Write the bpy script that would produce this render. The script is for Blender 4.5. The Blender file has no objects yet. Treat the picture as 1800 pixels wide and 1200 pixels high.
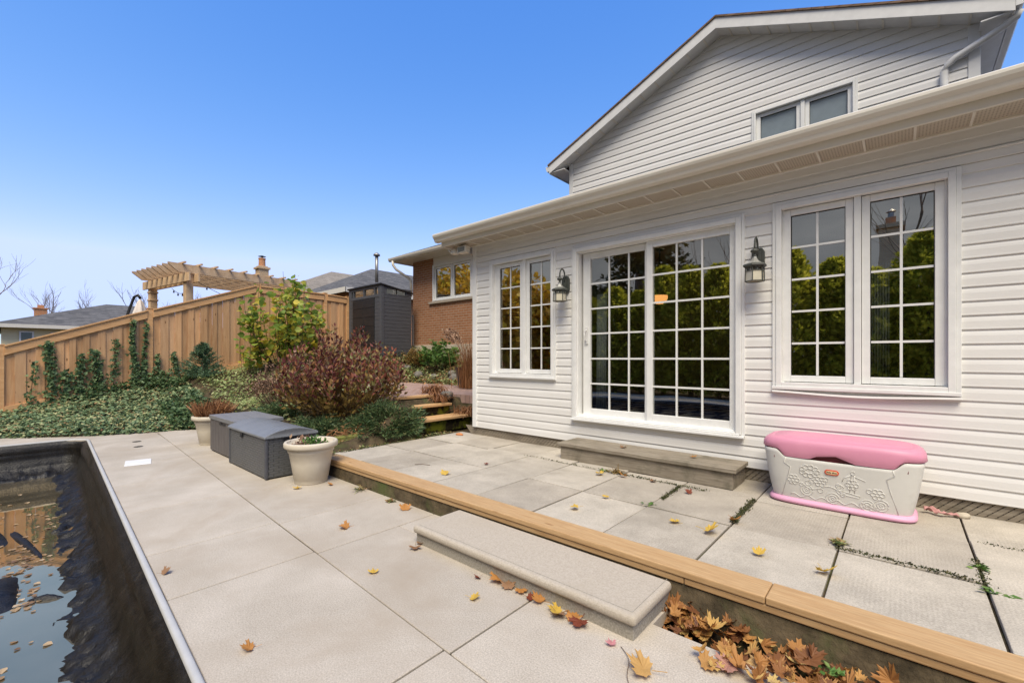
import bpy, math, random
import numpy as np
from mathutils import Vector, Matrix
R = math.radians
random.seed(7)
rng = np.random.RandomState(11)
scene = bpy.context.scene
col = scene.collection

# ------------------------------------------------------------------ camera, sky, sun, exposure
cam = bpy.data.cameras.new("camera")
cam.sensor_width = 36.0
cam.lens = 36.0 * 775.0 / 1800.0
cam.shift_y = 28.0 / 1800.0
cam.clip_start = 0.05
cam.clip_end = 3000
camera = bpy.data.objects.new("camera", cam)
camera.location = (0, 0, 1.38)
camera.rotation_euler = (R(90), 0, R(41.37))
col.objects.link(camera)
scene.camera = camera

SUN_EL, SUN_AZ = R(58), math.atan2(0.60, -0.80)      # azimuth as atan2(x, y)
world = bpy.data.worlds.new("World")
scene.world = world
world.use_nodes = True
wn, wl = world.node_tree.nodes, world.node_tree.links
sky = wn.new("ShaderNodeTexSky")
sky.sky_type = 'NISHITA'
sky.sun_disc = False
sky.sun_elevation = SUN_EL
sky.sun_rotation = SUN_AZ
sky.altitude = 100
sky.air_density = 1.0
sky.dust_density = 1.0
sky.ozone_density = 1.0
# the photograph's film response: a steeper fall of red towards the zenith than the raw sky
sep = wn.new("ShaderNodeSeparateColor"); comb = wn.new("ShaderNodeCombineColor")
wl.new(sky.outputs[0], sep.inputs[0])
for k_, (gain_, pow_, top_) in enumerate(((1.12, 1.75, 6.2), (1.9, 1.03, 7.6), (4.9, .5, 12.0))):
    pw = wn.new("ShaderNodeMath"); pw.operation = 'POWER'; pw.inputs[1].default_value = pow_
    mu_ = wn.new("ShaderNodeMath"); mu_.operation = 'MULTIPLY'; mu_.inputs[1].default_value = gain_
    mn_ = wn.new("ShaderNodeMath"); mn_.operation = 'MINIMUM'; mn_.inputs[1].default_value = top_
    wl.new(sep.outputs[k_], pw.inputs[0]); wl.new(pw.outputs[0], mu_.inputs[0]); wl.new(mu_.outputs[0], mn_.inputs[0]); wl.new(mn_.outputs[0], comb.inputs[k_])
# a bank of grey cloud low in the sky behind the viewer (seen mirrored in the glass)
tcw = wn.new("ShaderNodeTexCoord"); sxyz = wn.new("ShaderNodeSeparateXYZ"); wl.new(tcw.outputs['Generated'], sxyz.inputs[0])
cn = wn.new("ShaderNodeTexNoise"); cn.inputs['Scale'].default_value = 3.0; cn.inputs['Detail'].default_value = 6; cn.inputs['Roughness'].default_value = .55
mpw = wn.new("ShaderNodeMapping"); mpw.inputs['Scale'].default_value = (1, 1, 2.6); wl.new(tcw.outputs['Generated'], mpw.inputs[0]); wl.new(mpw.outputs[0], cn.inputs['Vector'])
def mth(op, a, b):
    n = wn.new("ShaderNodeMath"); n.operation = op
    for i, v in enumerate((a, b)):
        if hasattr(v, 'is_output'): wl.new(v, n.inputs[i])
        else: n.inputs[i].default_value = v
    return n.outputs[0]
def rmp(v, a, b):
    n = wn.new("ShaderNodeMapRange"); n.interpolation_type = 'SMOOTHSTEP'; n.inputs[1].default_value = a; n.inputs[2].default_value = b; wl.new(v, n.inputs[0]); return n.outputs[0]
cov = mth('MULTIPLY', rmp(mth('MULTIPLY', sxyz.outputs[1], -1.0), .12, .42), rmp(mth('ADD', sxyz.outputs[2], mth('MULTIPLY', cn.outputs['Fac'], .35)), .95, .55))
ccol = wn.new("ShaderNodeValToRGB"); ccol.color_ramp.elements[0].position = .35; ccol.color_ramp.elements[0].color = (1.9, 2.15, 2.6, 1); ccol.color_ramp.elements[1].position = .68; ccol.color_ramp.elements[1].color = (3.6, 3.8, 4.3, 1)
wl.new(cn.outputs['Fac'], ccol.inputs[0])
cmx = wn.new("ShaderNodeMix"); cmx.data_type = 'RGBA'
wl.new(cov, cmx.inputs[0]); wl.new(comb.outputs[0], cmx.inputs[6]); wl.new(ccol.outputs[0], cmx.inputs[7])
wl.new(cmx.outputs[2], wn['Background'].inputs['Color'])
wn['Background'].inputs['Strength'].default_value = 0.1

sun_data = bpy.data.lights.new("sun", 'SUN')
sun_data.energy = 4.5
sun_data.angle = R(32)
sun_data.color = (1.0, 0.90, 0.70)
sun = bpy.data.objects.new("sun", sun_data)
sd = Vector((math.sin(SUN_AZ) * math.cos(SUN_EL), math.cos(SUN_AZ) * math.cos(SUN_EL), math.sin(SUN_EL)))
sun.rotation_euler = sd.to_track_quat('Z', 'Y').to_euler()
sun.location = sd * 60
col.objects.link(sun)

vs = scene.view_settings
scene.display_settings.display_device = 'sRGB'
vs.view_transform = 'Standard'
vs.look = 'None'
vs.exposure = 0.09
vs.gamma = 1.0
vs.use_curve_mapping = False
scene.cycles.max_bounces = 8
scene.cycles.transparent_max_bounces = 12
scene.cycles.caustics_reflective = False
scene.cycles.caustics_refractive = False

# ------------------------------------------------------------------ helpers: properties, empties, meshes
def tag(o, label=None, cat=None, group=None, kind=None):
    if label: o["label"] = label
    if cat: o["category"] = cat
    if group: o["group"] = group
    if kind: o["kind"] = kind
    return o

def empty(name, loc, label=None, cat=None, group=None, rz=0.0):
    o = bpy.data.objects.new(name, None)
    o.location = loc
    o.rotation_euler = (0, 0, rz)
    o.empty_display_size = 0.2
    col.objects.link(o)
    return tag(o, label, cat, group)

def offset_of(parent):
    v = Vector((0, 0, 0))
    while parent is not None:
        v += parent.location
        parent = parent.parent
    return v

class MB:
    """collects geometry in world coordinates; build() links it as one mesh object"""
    def __init__(self):
        self.V, self.F, self.M = [], [], []
        self.n = 0
    def add(self, v, f, m=0):
        b = self.n
        v = [tuple(map(float, p)) for p in v]
        self.V += v
        self.F += [tuple(int(i) + b for i in q) for q in f]
        self.M += [m] * len(f)
        self.n += len(v)
        return self
    def box(self, x0, x1, y0, y1, z0, z1, m=0):
        v = [(x0, y0, z0), (x1, y0, z0), (x1, y1, z0), (x0, y1, z0), (x0, y0, z1), (x1, y0, z1), (x1, y1, z1), (x0, y1, z1)]
        return self.add(v, [(0, 3, 2, 1), (4, 5, 6, 7), (0, 1, 5, 4), (1, 2, 6, 5), (2, 3, 7, 6), (3, 0, 4, 7)], m)
    def prism(self, poly, axis, a, b, m=0):
        """poly: 2D outline; axis x: (y,z) extruded a..b, y: (x,z), z: (x,y)"""
        n = len(poly)
        def p3(p, t):
            return (t, p[0], p[1]) if axis == 'x' else (p[0], t, p[1]) if axis == 'y' else (p[0], p[1], t)
        v = [p3(p, a) for p in poly] + [p3(p, b) for p in poly]
        f = [tuple(range(n))[::-1], tuple(range(n, 2 * n))] + [(i, (i + 1) % n, (i + 1) % n + n, i + n) for i in range(n)]
        return self.add(v, f, m)
    def bar(self, p, q, w, h, up=(0, 0, 1), m=0):
        p, q, up = Vector(p), Vector(q), Vector(up)
        d = (q - p).normalized()
        s = d.cross(up)
        if s.length < 1e-4: s = d.cross(Vector((1, 0, 0)))
        s.normalize()
        u = s.cross(d)
        v = []
        for c in (p, q):
            for a, b in ((-1, -1), (1, -1), (1, 1), (-1, 1)):
                v.append(tuple(c + s * (a * w / 2) + u * (b * h / 2)))
        return self.add(v, [(3, 2, 1, 0), (4, 5, 6, 7), (0, 1, 5, 4), (1, 2, 6, 5), (2, 3, 7, 6), (3, 0, 4, 7)], m)
    def tube(self, pts, rad, seg=8, m=0, cap=True):
        pts = [Vector(p) for p in pts]
        rad = rad if hasattr(rad, '__len__') else [rad] * len(pts)
        v, f = [], []
        ref = Vector((0.31, 0.17, 0.93))
        for i, p in enumerate(pts):
            d = (pts[min(i + 1, len(pts) - 1)] - pts[max(i - 1, 0)]).normalized()
            s = d.cross(ref)
            if s.length < 1e-3: s = d.cross(Vector((1, 0, 0)))
            s.normalize(); u = s.cross(d)
            for k in range(seg):
                a = 2 * math.pi * k / seg
                v.append(tuple(p + (s * math.cos(a) + u * math.sin(a)) * rad[i]))
        for i in range(len(pts) - 1):
            for k in range(seg):
                f.append((i * seg + k, i * seg + (k + 1) % seg, (i + 1) * seg + (k + 1) % seg, (i + 1) * seg + k))
        if cap:
            f.append(tuple(range(seg))[::-1]); f.append(tuple(range((len(pts) - 1) * seg, len(pts) * seg)))
        return self.add(v, f, m)
    def lathe(self, prof, c=(0, 0, 0), seg=32, m=0, cap=True):
        v, f = [], []
        for r, z in prof:
            for k in range(seg):
                a = 2 * math.pi * (k + 0.5) / seg
                v.append((c[0] + r * math.cos(a), c[1] + r * math.sin(a), c[2] + z))
        for i in range(len(prof) - 1):
            for k in range(seg):
                f.append((i * seg + k, i * seg + (k + 1) % seg, (i + 1) * seg + (k + 1) % seg, (i + 1) * seg + k))
        if cap:
            f.append(tuple(range(seg))[::-1]); f.append(tuple(range((len(prof) - 1) * seg, len(prof) * seg)))
        return self.add(v, f, m)
    def arrays(self, V, F, m=0):
        return self.add(V.tolist(), F.tolist(), m)
    def build(self, name, mats, parent=None, smooth=False, bevel=0.0, seg=2):
        off = offset_of(parent)
        me = bpy.data.meshes.new(name)
        me.from_pydata([(a - off.x, b - off.y, c - off.z) for a, b, c in self.V], [], self.F)
        mats = mats if isinstance(mats, (list, tuple)) else [mats]
        for m in mats: me.materials.append(m)
        if any(self.M): me.polygons.foreach_set("material_index", self.M)
        if smooth: me.polygons.foreach_set("use_smooth", [True] * len(self.F))
        me.update()
        o = bpy.data.objects.new(name, me)
        col.objects.link(o)
        if parent is not None: o.parent = parent
        if bevel > 0:
            b = o.modifiers.new("bevel", 'BEVEL')
            b.width = bevel; b.segments = seg; b.limit_method = 'ANGLE'; b.angle_limit = R(40)
        return o

def solo(mb, name, mats, loc, label=None, cat=None, group=None, kind=None, smooth=False, bevel=0.0):
    """a thing that is one mesh, its origin at its base"""
    mb.V = [(a - loc[0], b - loc[1], c - loc[2]) for a, b, c in mb.V]
    o = mb.build(name, mats, None, smooth, bevel)
    o.location = loc
    return tag(o, label, cat, group, kind)

def copy_tree(o, parent=None):
    c = o.copy(); col.objects.link(c)
    if parent is not None: c.parent = parent
    for ch in [x for x in o.children]: copy_tree(ch, c)
    return c

# ------------------------------------------------------------------ helpers: materials
def new_mat(name):
    m = bpy.data.materials.new(name)
    m.use_nodes = True
    nt = m.node_tree
    return m, nt, nt.nodes['Principled BSDF']

def N(nt, typ, **kw):
    n = nt.nodes.new(typ)
    for k, v in kw.items():
        if hasattr(n, k): setattr(n, k, v)
        else: n.inputs[k].default_value = v
    return n

def ramp(nt, src, stops):
    r = nt.nodes.new("ShaderNodeValToRGB")
    e = r.color_ramp.elements
    while len(e) < len(stops): e.new(0.5)
    for i, (p, c) in enumerate(stops):
        e[i].position = p
        e[i].color = (c[0], c[1], c[2], 1) if hasattr(c, '__len__') else (c, c, c, 1)
    nt.links.new(src, r.inputs[0])
    return r.outputs[0]

def coords(nt, scale=(1, 1, 1), rot=(0, 0, 0), kind='Object'):
    tc = nt.nodes.new("ShaderNodeTexCoord")
    mp = nt.nodes.new("ShaderNodeMapping")
    mp.inputs['Scale'].default_value = scale
    mp.inputs['Rotation'].default_value = rot
    nt.links.new(tc.outputs[kind], mp.inputs[0])
    return mp.outputs[0]

def noise(nt, vec, scale=5.0, detail=5.0, rough=0.55, dist=0.0):
    n = N(nt, "ShaderNodeTexNoise", Scale=scale, Detail=detail, Roughness=rough, Distortion=dist)
    nt.links.new(vec, n.inputs['Vector'])
    return n.outputs['Fac']

def mixc(nt, fac, a, b, mode='MIX'):
    m = nt.nodes.new("ShaderNodeMix"); m.data_type = 'RGBA'; m.blend_type = mode
    for s, v in ((m.inputs[0], fac), (m.inputs[6], a), (m.inputs[7], b)):
        if hasattr(v, 'is_output'): nt.links.new(v, s)
        elif hasattr(v, '__len__'): s.default_value = (*v[:3], 1)
        else: s.default_value = v
    return m.outputs[2]

def bump(nt, bsdf, height, strength=0.3, dist=0.01):
    b = N(nt, "ShaderNodeBump", Strength=strength, Distance=dist)
    nt.links.new(height, b.inputs['Height'])
    nt.links.new(b.outputs[0], bsdf.inputs['Normal'])
    return b

def surf(name, c0, c1, scale=6, stretch=(1, 1, 1), rough=0.6, bmp=0.0, bscale=None, spec=0.4, stain=None, fine=None, island=0.0, lo=0.3, hi=0.7, bdist=0.01, metal=0.0):
    """two-tone noise surface with optional stains, fine grain, bump and board-to-board variation"""
    m, nt, b = new_mat(name)
    vec = coords(nt, stretch)
    f = noise(nt, vec, scale, 6, 0.6)
    c = ramp(nt, f, [(lo, c0), (hi, c1)])
    if fine:
        g = noise(nt, vec, fine[0], 4, 0.7)
        c = mixc(nt, fine[1], c, ramp(nt, g, [(0.32, 0.3), (0.68, 1.0)]), 'MULTIPLY')
    if stain:
        s = noise(nt, coords(nt), stain[0], 5, 0.65, 0.4)
        sf = ramp(nt, s, [(stain[1], 0.0), (stain[2], 1.0)])
        c = mixc(nt, sf, c, stain[3])
    if island:
        g = nt.nodes.new("ShaderNodeNewGeometry")
        v = ramp(nt, g.outputs['Random Per Island'], [(0, 1.0 - island), (1, 1.0)])
        c = mixc(nt, 1.0, c, v, 'MULTIPLY')
    nt.links.new(c, b.inputs['Base Color'])
    b.inputs['Roughness'].default_value = rough
    b.inputs['Specular IOR Level'].default_value = spec
    b.inputs['Metallic'].default_value = metal
    if bmp:
        bump(nt, b, noise(nt, vec, bscale or scale * 4, 5, 0.65), bmp, bdist)
    return m

def leaf_mat(name, stops, trans=0.3, rough=0.5, spec=0.3):
    """each leaf its own colour from the ramp, some light passing through"""
    m, nt, b = new_mat(name)
    g = nt.nodes.new("ShaderNodeNewGeometry")
    c = ramp(nt, g.outputs['Random Per Island'], stops)
    v = noise(nt, coords(nt), 14, 3, 0.5)
    c = mixc(nt, 0.45, c, ramp(nt, v, [(0.3, 0.55), (0.7, 1.0)]), 'MULTIPLY')
    nt.links.new(c, b.inputs['Base Color'])
    b.inputs['Roughness'].default_value = rough
    b.inputs['Specular IOR Level'].default_value = spec
    t = nt.nodes.new("ShaderNodeBsdfTranslucent")
    nt.links.new(c, t.inputs['Color'])
    mx = nt.nodes.new("ShaderNodeMixShader"); mx.inputs[0].default_value = trans
    nt.links.new(b.outputs[0], mx.inputs[1]); nt.links.new(t.outputs[0], mx.inputs[2])
    nt.links.new(mx.outputs[0], nt.nodes['Material Output'].inputs['Surface'])
    return m

def plain(name, c, rough=0.5, spec=0.5, metal=0.0):
    m, nt, b = new_mat(name)
    f = noise(nt, coords(nt), 9, 4, 0.6)
    nt.links.new(ramp(nt, f, [(0.3, [x * 0.9 for x in c]), (0.7, c)]), b.inputs['Base Color'])
    b.inputs['Roughness'].default_value = rough
    b.inputs['Specular IOR Level'].default_value = spec
    b.inputs['Metallic'].default_value = metal
    return m

def glass_mat(name, refl=0.3, tint=(0.94, 0.96, 0.95)):
    m, nt, b = new_mat(name)
    nt.nodes.remove(b)
    t = N(nt, "ShaderNodeBsdfTransparent"); t.inputs[0].default_value = (*tint, 1)
    g = N(nt, "ShaderNodeBsdfGlossy"); g.inputs['Roughness'].default_value = 0.0
    g.inputs['Color'].default_value = (1.0, .96, .86, 1)
    fr = N(nt, "ShaderNodeFresnel", IOR=1.5)
    a = nt.nodes.new("ShaderNodeMath"); a.operation = 'ADD'; a.use_clamp = True; a.inputs[1].default_value = refl
    nt.links.new(fr.outputs[0], a.inputs[0])
    ge = nt.nodes.new("ShaderNodeNewGeometry")           # only the outer face of the pane mirrors
    iv = nt.nodes.new("ShaderNodeMath"); iv.operation = 'SUBTRACT'; iv.inputs[0].default_value = 1.0
    nt.links.new(ge.outputs['Backfacing'], iv.inputs[1])
    ml = nt.nodes.new("ShaderNodeMath"); ml.operation = 'MULTIPLY'
    nt.links.new(a.outputs[0], ml.inputs[0]); nt.links.new(iv.outputs[0], ml.inputs[1])
    nb = N(nt, "ShaderNodeBump", Strength=0.10, Distance=0.01)
    nt.links.new(noise(nt, coords(nt), 2.2, 1, 0.4), nb.inputs['Height'])
    nt.links.new(nb.outputs[0], g.inputs['Normal'])
    mx = nt.nodes.new("ShaderNodeMixShader")
    nt.links.new(ml.outputs[0], mx.inputs[0]); nt.links.new(t.outputs[0], mx.inputs[1]); nt.links.new(g.outputs[0], mx.inputs[2])
    nt.links.new(mx.outputs[0], nt.nodes['Material Output'].inputs['Surface'])
    return m

M = {}
M['siding'] = surf('white_vinyl_siding', (.71, .695, .675), (.765, .755, .74), 1.6, (1, 1, 2), 0.42, 0.05, 60, 0.4, stain=(1.1, .62, .9, (.65, .63, .595)))
M['trim'] = plain('white_trim', (.80, .80, .79), 0.38)
M['cream'] = surf('cream_metal', (.67, .625, .55), (.72, .685, .615), 1.2, (1, 4, 4), 0.4, 0.0, stain=(0.9, .6, .85, (.52, .46, .37)))
M['upper_trim'] = plain('upper_trim_white', (.72, .715, .71), 0.42)
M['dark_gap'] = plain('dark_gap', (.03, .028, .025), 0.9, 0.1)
M['glass'] = glass_mat('window_glass', 0.50)
M['glass_door'] = glass_mat('door_glass', 0.38)
M['shingle'] = None
M['concrete'] = surf('pool_concrete', (.50, .44, .36), (.65, .58, .49), 1.6, (1, 1, 1), 0.85, 0.35, 120, 0.2, stain=(1.0, .46, .72, (.385, .325, .255)), fine=(130, .62), bdist=0.004, island=.09)
M['joint'] = surf('joint_dirt', (.05, .042, .03), (.11, .095, .07), 20, rough=0.95, spec=0.1)
M['paver'] = None
M['new_wood'] = surf('new_pine', (.50, .30, .14), (.64, .43, .225), 4, (1.2, 18, 18), 0.6, 0.2, 30, 0.3, stain=(3.5, .6, .8, (.44, .26, .12)), island=0.16, fine=(9, .3))
M['old_wood'] = surf('grey_weathered_wood', (.20, .165, .125), (.36, .315, .25), 4, (1, 14, 14), 0.85, 0.3, 20, 0.2, stain=(3, .55, .75, (.14, .125, .09)), island=0.12)
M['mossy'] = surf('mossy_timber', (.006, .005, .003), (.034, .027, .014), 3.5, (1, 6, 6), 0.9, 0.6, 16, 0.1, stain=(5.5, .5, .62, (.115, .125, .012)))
M['green_timber'] = surf('green_timber', (.15, .16, .035), (.29, .29, .09), 4, (5, 1, 6), 0.9, 0.5, 20, 0.2, stain=(4, .55, .7, (.06, .055, .03)))
M['fence'] = surf('cedar_fence', (.56, .295, .135), (.77, .46, .235), 2.5, (9, 9, 0.8), 0.75, 0.2, 14, 0.25, stain=(6, .66, .76, (.30, .25, .19)), island=0.42)
M['fence_rail'] = surf('cedar_rail', (.54, .29, .125), (.70, .42, .21), 3, (9, 1, 9), 0.75, 0.15, 14, 0.25)
M['pergola'] = surf('pergola_wood', (.50, .33, .19), (.70, .50, .31), 2, (3, 3, 3), 0.75, 0.1, 14, 0.25)
M['soil'] = surf('soil', (.035, .028, .018), (.12, .09, .055), 9, rough=0.98, bmp=0.8, bscale=30, spec=0.1, bdist=0.03, stain=(2.2, .5, .7, (.07, .085, .03)))
M['tread'] = surf('tread_pine', (.50, .30, .14), (.62, .40, .20), 4, (14, 1, 14), 0.65, 0.12, 30, 0.3)
M['iron'] = surf('dark_bronze', (.035, .04, .035), (.075, .08, .07), 14, rough=0.55, spec=0.5, bmp=0.15, bscale=50)
M['pot'] = surf('cream_plastic_pot', (.52, .46, .36), (.62, .56, .46), 3, rough=0.6, spec=0.35, stain=(2.5, .6, .85, (.40, .34, .25)))
M['potsoil'] = surf('pot_soil', (.09, .055, .035), (.20, .13, .085), 25, rough=1, bmp=1, bscale=60, bdist=0.02)
M['pink'] = surf('pink_plastic', (.58, .23, .335), (.64, .28, .385), 3, rough=0.45, spec=0.4, stain=(2, .6, .9, (.62, .30, .39)))
M['lilac'] = surf('lilac_pink_plastic', (.64, .32, .46), (.70, .37, .51), 3, rough=0.45, spec=0.4)
M['toy_white'] = surf('off_white_plastic', (.58, .565, .53), (.67, .655, .62), 2.5, rough=0.5, spec=0.35, stain=(3, .6, .85, (.46, .43, .38)))
M['deep_red'] = plain('deep_red_plastic', (.16, .015, .025), 0.5)
M['badge_red'] = plain('badge_red', (.62, .07, .025), 0.4)
M['badge_cream'] = plain('badge_cream', (.80, .58, .34), 0.4)
M['badge_ink'] = plain('badge_ink', (.03, .03, .025), 0.5)
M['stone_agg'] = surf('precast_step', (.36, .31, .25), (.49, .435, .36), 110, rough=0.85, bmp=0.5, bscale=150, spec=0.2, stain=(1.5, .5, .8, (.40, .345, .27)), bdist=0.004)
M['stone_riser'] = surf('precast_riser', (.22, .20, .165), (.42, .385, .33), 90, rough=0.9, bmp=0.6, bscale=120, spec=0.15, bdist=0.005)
M['stem'] = surf('twig_bark', (.09, .06, .04), (.17, .12, .08), 30, rough=0.9, spec=0.1)
M['bark'] = surf('bare_bark', (.13, .10, .08), (.24, .19, .16), 20, rough=0.9, spec=0.1)
M['black_vinyl'] = surf('black_pool_cover', (.004, .0036, .0032), (.020, .0175, .015), 3.5, (3, 3, 1.2), 0.38, 0.5, 16, 0.35, bdist=0.02, stain=(7, .64, .78, (.055, .048, .04)))
M['coping'] = plain('pool_coping', (.46, .455, .445), 0.55)
M['black_pot'] = plain('black_glazed_pot', (.012, .012, .013), 0.3)
M['metal'] = plain('grey_metal', (.30, .29, .28), 0.45, 0.5, 0.6)
M['canvas'] = surf('pale_canvas', (.62, .55, .50), (.74, .67, .62), 5, (5, 5, 1), 0.85)
M['dark_roof_edge'] = plain('drip_edge', (.06, .045, .035), 0.8)

def shingle_mat(name, c0, c1):
    m, nt, b = new_mat(name)
    br = N(nt, "ShaderNodeTexBrick", Scale=1.0)
    br.offset = 0.5; br.squash = 1
    br.inputs['Brick Width'].default_value = 0.33; br.inputs['Row Height'].default_value = 0.13
    br.inputs['Mortar Size'].default_value = 0.006
    br.inputs['Color1'].default_value = (*c0, 1); br.inputs['Color2'].default_value = (*c1, 1)
    br.inputs['Mortar'].default_value = (c0[0] * .5, c0[1] * .5, c0[2] * .5, 1)
    vec = coords(nt)
    sp = nt.nodes.new("ShaderNodeSeparateXYZ"); nt.links.new(vec, sp.inputs[0])
    ad = nt.nodes.new("ShaderNodeMath"); nt.links.new(sp.outputs[0], ad.inputs[0]); nt.links.new(sp.outputs[1], ad.inputs[1])
    cb = nt.nodes.new("ShaderNodeCombineXYZ")
    nt.links.new(ad.outputs[0], cb.inputs[0])
    ml = nt.nodes.new("ShaderNodeMath"); ml.operation = 'MULTIPLY'; ml.inputs[1].default_value = 2.2
    nt.links.new(sp.outputs[2], ml.inputs[0]); nt.links.new(ml.outputs[0], cb.inputs[1])
    nt.links.new(cb.outputs[0], br.inputs['Vector'])
    g = noise(nt, vec, 2.5, 5, 0.65)
    c = mixc(nt, 0.55, br.outputs[0], ramp(nt, g, [(.3, .45), (.7, 1.0)]), 'MULTIPLY')
    nt.links.new(c, b.inputs['Base Color'])
    b.inputs['Roughness'].default_value = 0.95; b.inputs['Specular IOR Level'].default_value = 0.15
    return m
M['shingle'] = shingle_mat('asphalt_shingles', (.10, .10, .105), (.17, .165, .165))
M['shingle_tan'] = shingle_mat('tan_shingles', (.24, .21, .175), (.33, .29, .245))
M['shingle_dark'] = shingle_mat('charcoal_shingles', (.055, .055, .062), (.085, .085, .092))
M['shingle_brown'] = shingle_mat('brown_shingles', (.20, .13, .09), (.27, .18, .13))

def brick_mat(name, c0, c1, mortar, w=0.215, h=0.072):
    m, nt, b = new_mat(name)
    vec = coords(nt)
    sp = nt.nodes.new("ShaderNodeSeparateXYZ"); nt.links.new(vec, sp.inputs[0])
    ad = nt.nodes.new("ShaderNodeMath"); nt.links.new(sp.outputs[0], ad.inputs[0]); nt.links.new(sp.outputs[1], ad.inputs[1])
    cb = nt.nodes.new("ShaderNodeCombineXYZ")
    nt.links.new(ad.outputs[0], cb.inputs[0]); nt.links.new(sp.outputs[2], cb.inputs[1])
    br = N(nt, "ShaderNodeTexBrick", Scale=1.0)
    br.inputs['Brick Width'].default_value = w; br.inputs['Row Height'].default_value = h
    br.inputs['Mortar Size'].default_value = 0.007; br.inputs['Mortar Smooth'].default_value = 0.2
    br.inputs['Color1'].default_value = (*c0, 1); br.inputs['Color2'].default_value = (*c1, 1); br.inputs['Mortar'].default_value = (*mortar, 1)
    nt.links.new(cb.outputs[0], br.inputs['Vector'])
    g = noise(nt, vec, 18, 5, 0.65)
    c = mixc(nt, 0.5, br.outputs[0], ramp(nt, g, [(.3, .55), (.7, 1.0)]), 'MULTIPLY')
    nt.links.new(c, b.inputs['Base Color'])
    b.inputs['Roughness'].default_value = 0.9; b.inputs['Specular IOR Level'].default_value = 0.15
    iv = nt.nodes.new("ShaderNodeInvert"); nt.links.new(br.outputs['Fac'], iv.inputs['Color'])
    bump(nt, b, iv.outputs[0], 0.6, 0.008)
    return m
M['brick'] = brick_mat('brown_brick', (.33, .145, .07), (.40, .19, .10), (.42, .33, .25))
M['buff_brick'] = brick_mat('buff_brick', (.60, .40, .22), (.68, .48, .28), (.50, .42, .34))
M['orange_brick'] = brick_mat('orange_brick', (.56, .22, .09), (.62, .28, .12), (.46, .38, .3))
M['patio_brick'] = brick_mat('pink_patio_brick', (.36, .24, .20), (.44, .31, .265), (.25, .18, .15), 0.22, 0.11)
# patio brick lies flat: use x,y instead of height
def flat_brick(m):
    nt = m.node_tree
    for n in nt.nodes:
        if n.type == 'COMBXYZ':
            for l in list(nt.links):
                if l.to_node == n: nt.links.remove(l)
            sp = [k for k in nt.nodes if k.type == 'SEPXYZ'][0]
            nt.links.new(sp.outputs[1], n.inputs[0]); nt.links.new(sp.outputs[0], n.inputs[1])
flat_brick(M['patio_brick'])

def paver_mat():
    """precast slabs: each its own tone, faint diamond tread, worn patches"""
    m, nt, b = new_mat('paver_slab')
    vec = coords(nt)
    g = nt.nodes.new("ShaderNodeNewGeometry")
    base = ramp(nt, g.outputs['Random Per Island'], [(0, (.49, .435, .36)), (.5, (.56, .505, .425)), (1, (.62, .56, .47))])
    f = noise(nt, vec, 3.2, 6, 0.65)
    c = mixc(nt, 0.55, base, ramp(nt, f, [(.3, .55), (.65, 1.0)]), 'MULTIPLY')
    st = noise(nt, vec, 1.1, 6, .7, .6)
    c = mixc(nt, ramp(nt, st, [(.5, 0.0), (.75, .4)]), c, (.27, .235, .18))
    fg = noise(nt, vec, 130, 3, 0.7)
    c = mixc(nt, 0.6, c, ramp(nt, fg, [(.3, .4), (.68, 1.0)]), 'MULTIPLY')
    v45 = coords(nt, (1, 1, 1), (0, 0, R(45)))
    ck = N(nt, "ShaderNodeTexChecker", Scale=75.0)
    nt.links.new(v45, ck.inputs['Vector'])
    wear = ramp(nt, noise(nt, vec, 1.7, 3, 0.5), [(.45, 0.0), (.62, 0.26)])
    c = mixc(nt, wear, c, mixc(nt, 1.0, c, ramp(nt, ck.outputs['Fac'], [(0, .62), (1, 1.0)]), 'MULTIPLY'))
    nt.links.new(c, b.inputs['Base Color'])
    b.inputs['Roughness'].default_value = 0.9; b.inputs['Specular IOR Level'].default_value = 0.18
    bump(nt, b, fg, 0.35, 0.004)
    return m
M['paver'] = paver_mat()

def soffit_mat():
    """vented aluminium: rows of small dark perforations"""
    m, nt, b = new_mat('vented_soffit')
    vec = coords(nt, (50, 36, 1))
    fr = N(nt, "ShaderNodeVectorMath"); fr.operation = 'FRACTION'; nt.links.new(vec, fr.inputs[0])
    sb = N(nt, "ShaderNodeVectorMath"); sb.operation = 'SUBTRACT'; sb.inputs[1].default_value = (.5, .5, 0); nt.links.new(fr.outputs[0], sb.inputs[0])
    mu = N(nt, "ShaderNodeVectorMath"); mu.operation = 'MULTIPLY'; mu.inputs[1].default_value = (1, 1, 0); nt.links.new(sb.outputs[0], mu.inputs[0])
    ln = N(nt, "ShaderNodeVectorMath"); ln.operation = 'LENGTH'; nt.links.new(mu.outputs[0], ln.inputs[0])
    c = ramp(nt, ln.outputs['Value'], [(.22, (.27, .22, .17)), (.30, (.50, .44, .36))])
    nt.links.new(c, b.inputs['Base Color']); b.inputs['Roughness'].default_value = 0.5
    return m
M['soffit'] = soffit_mat()

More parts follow.
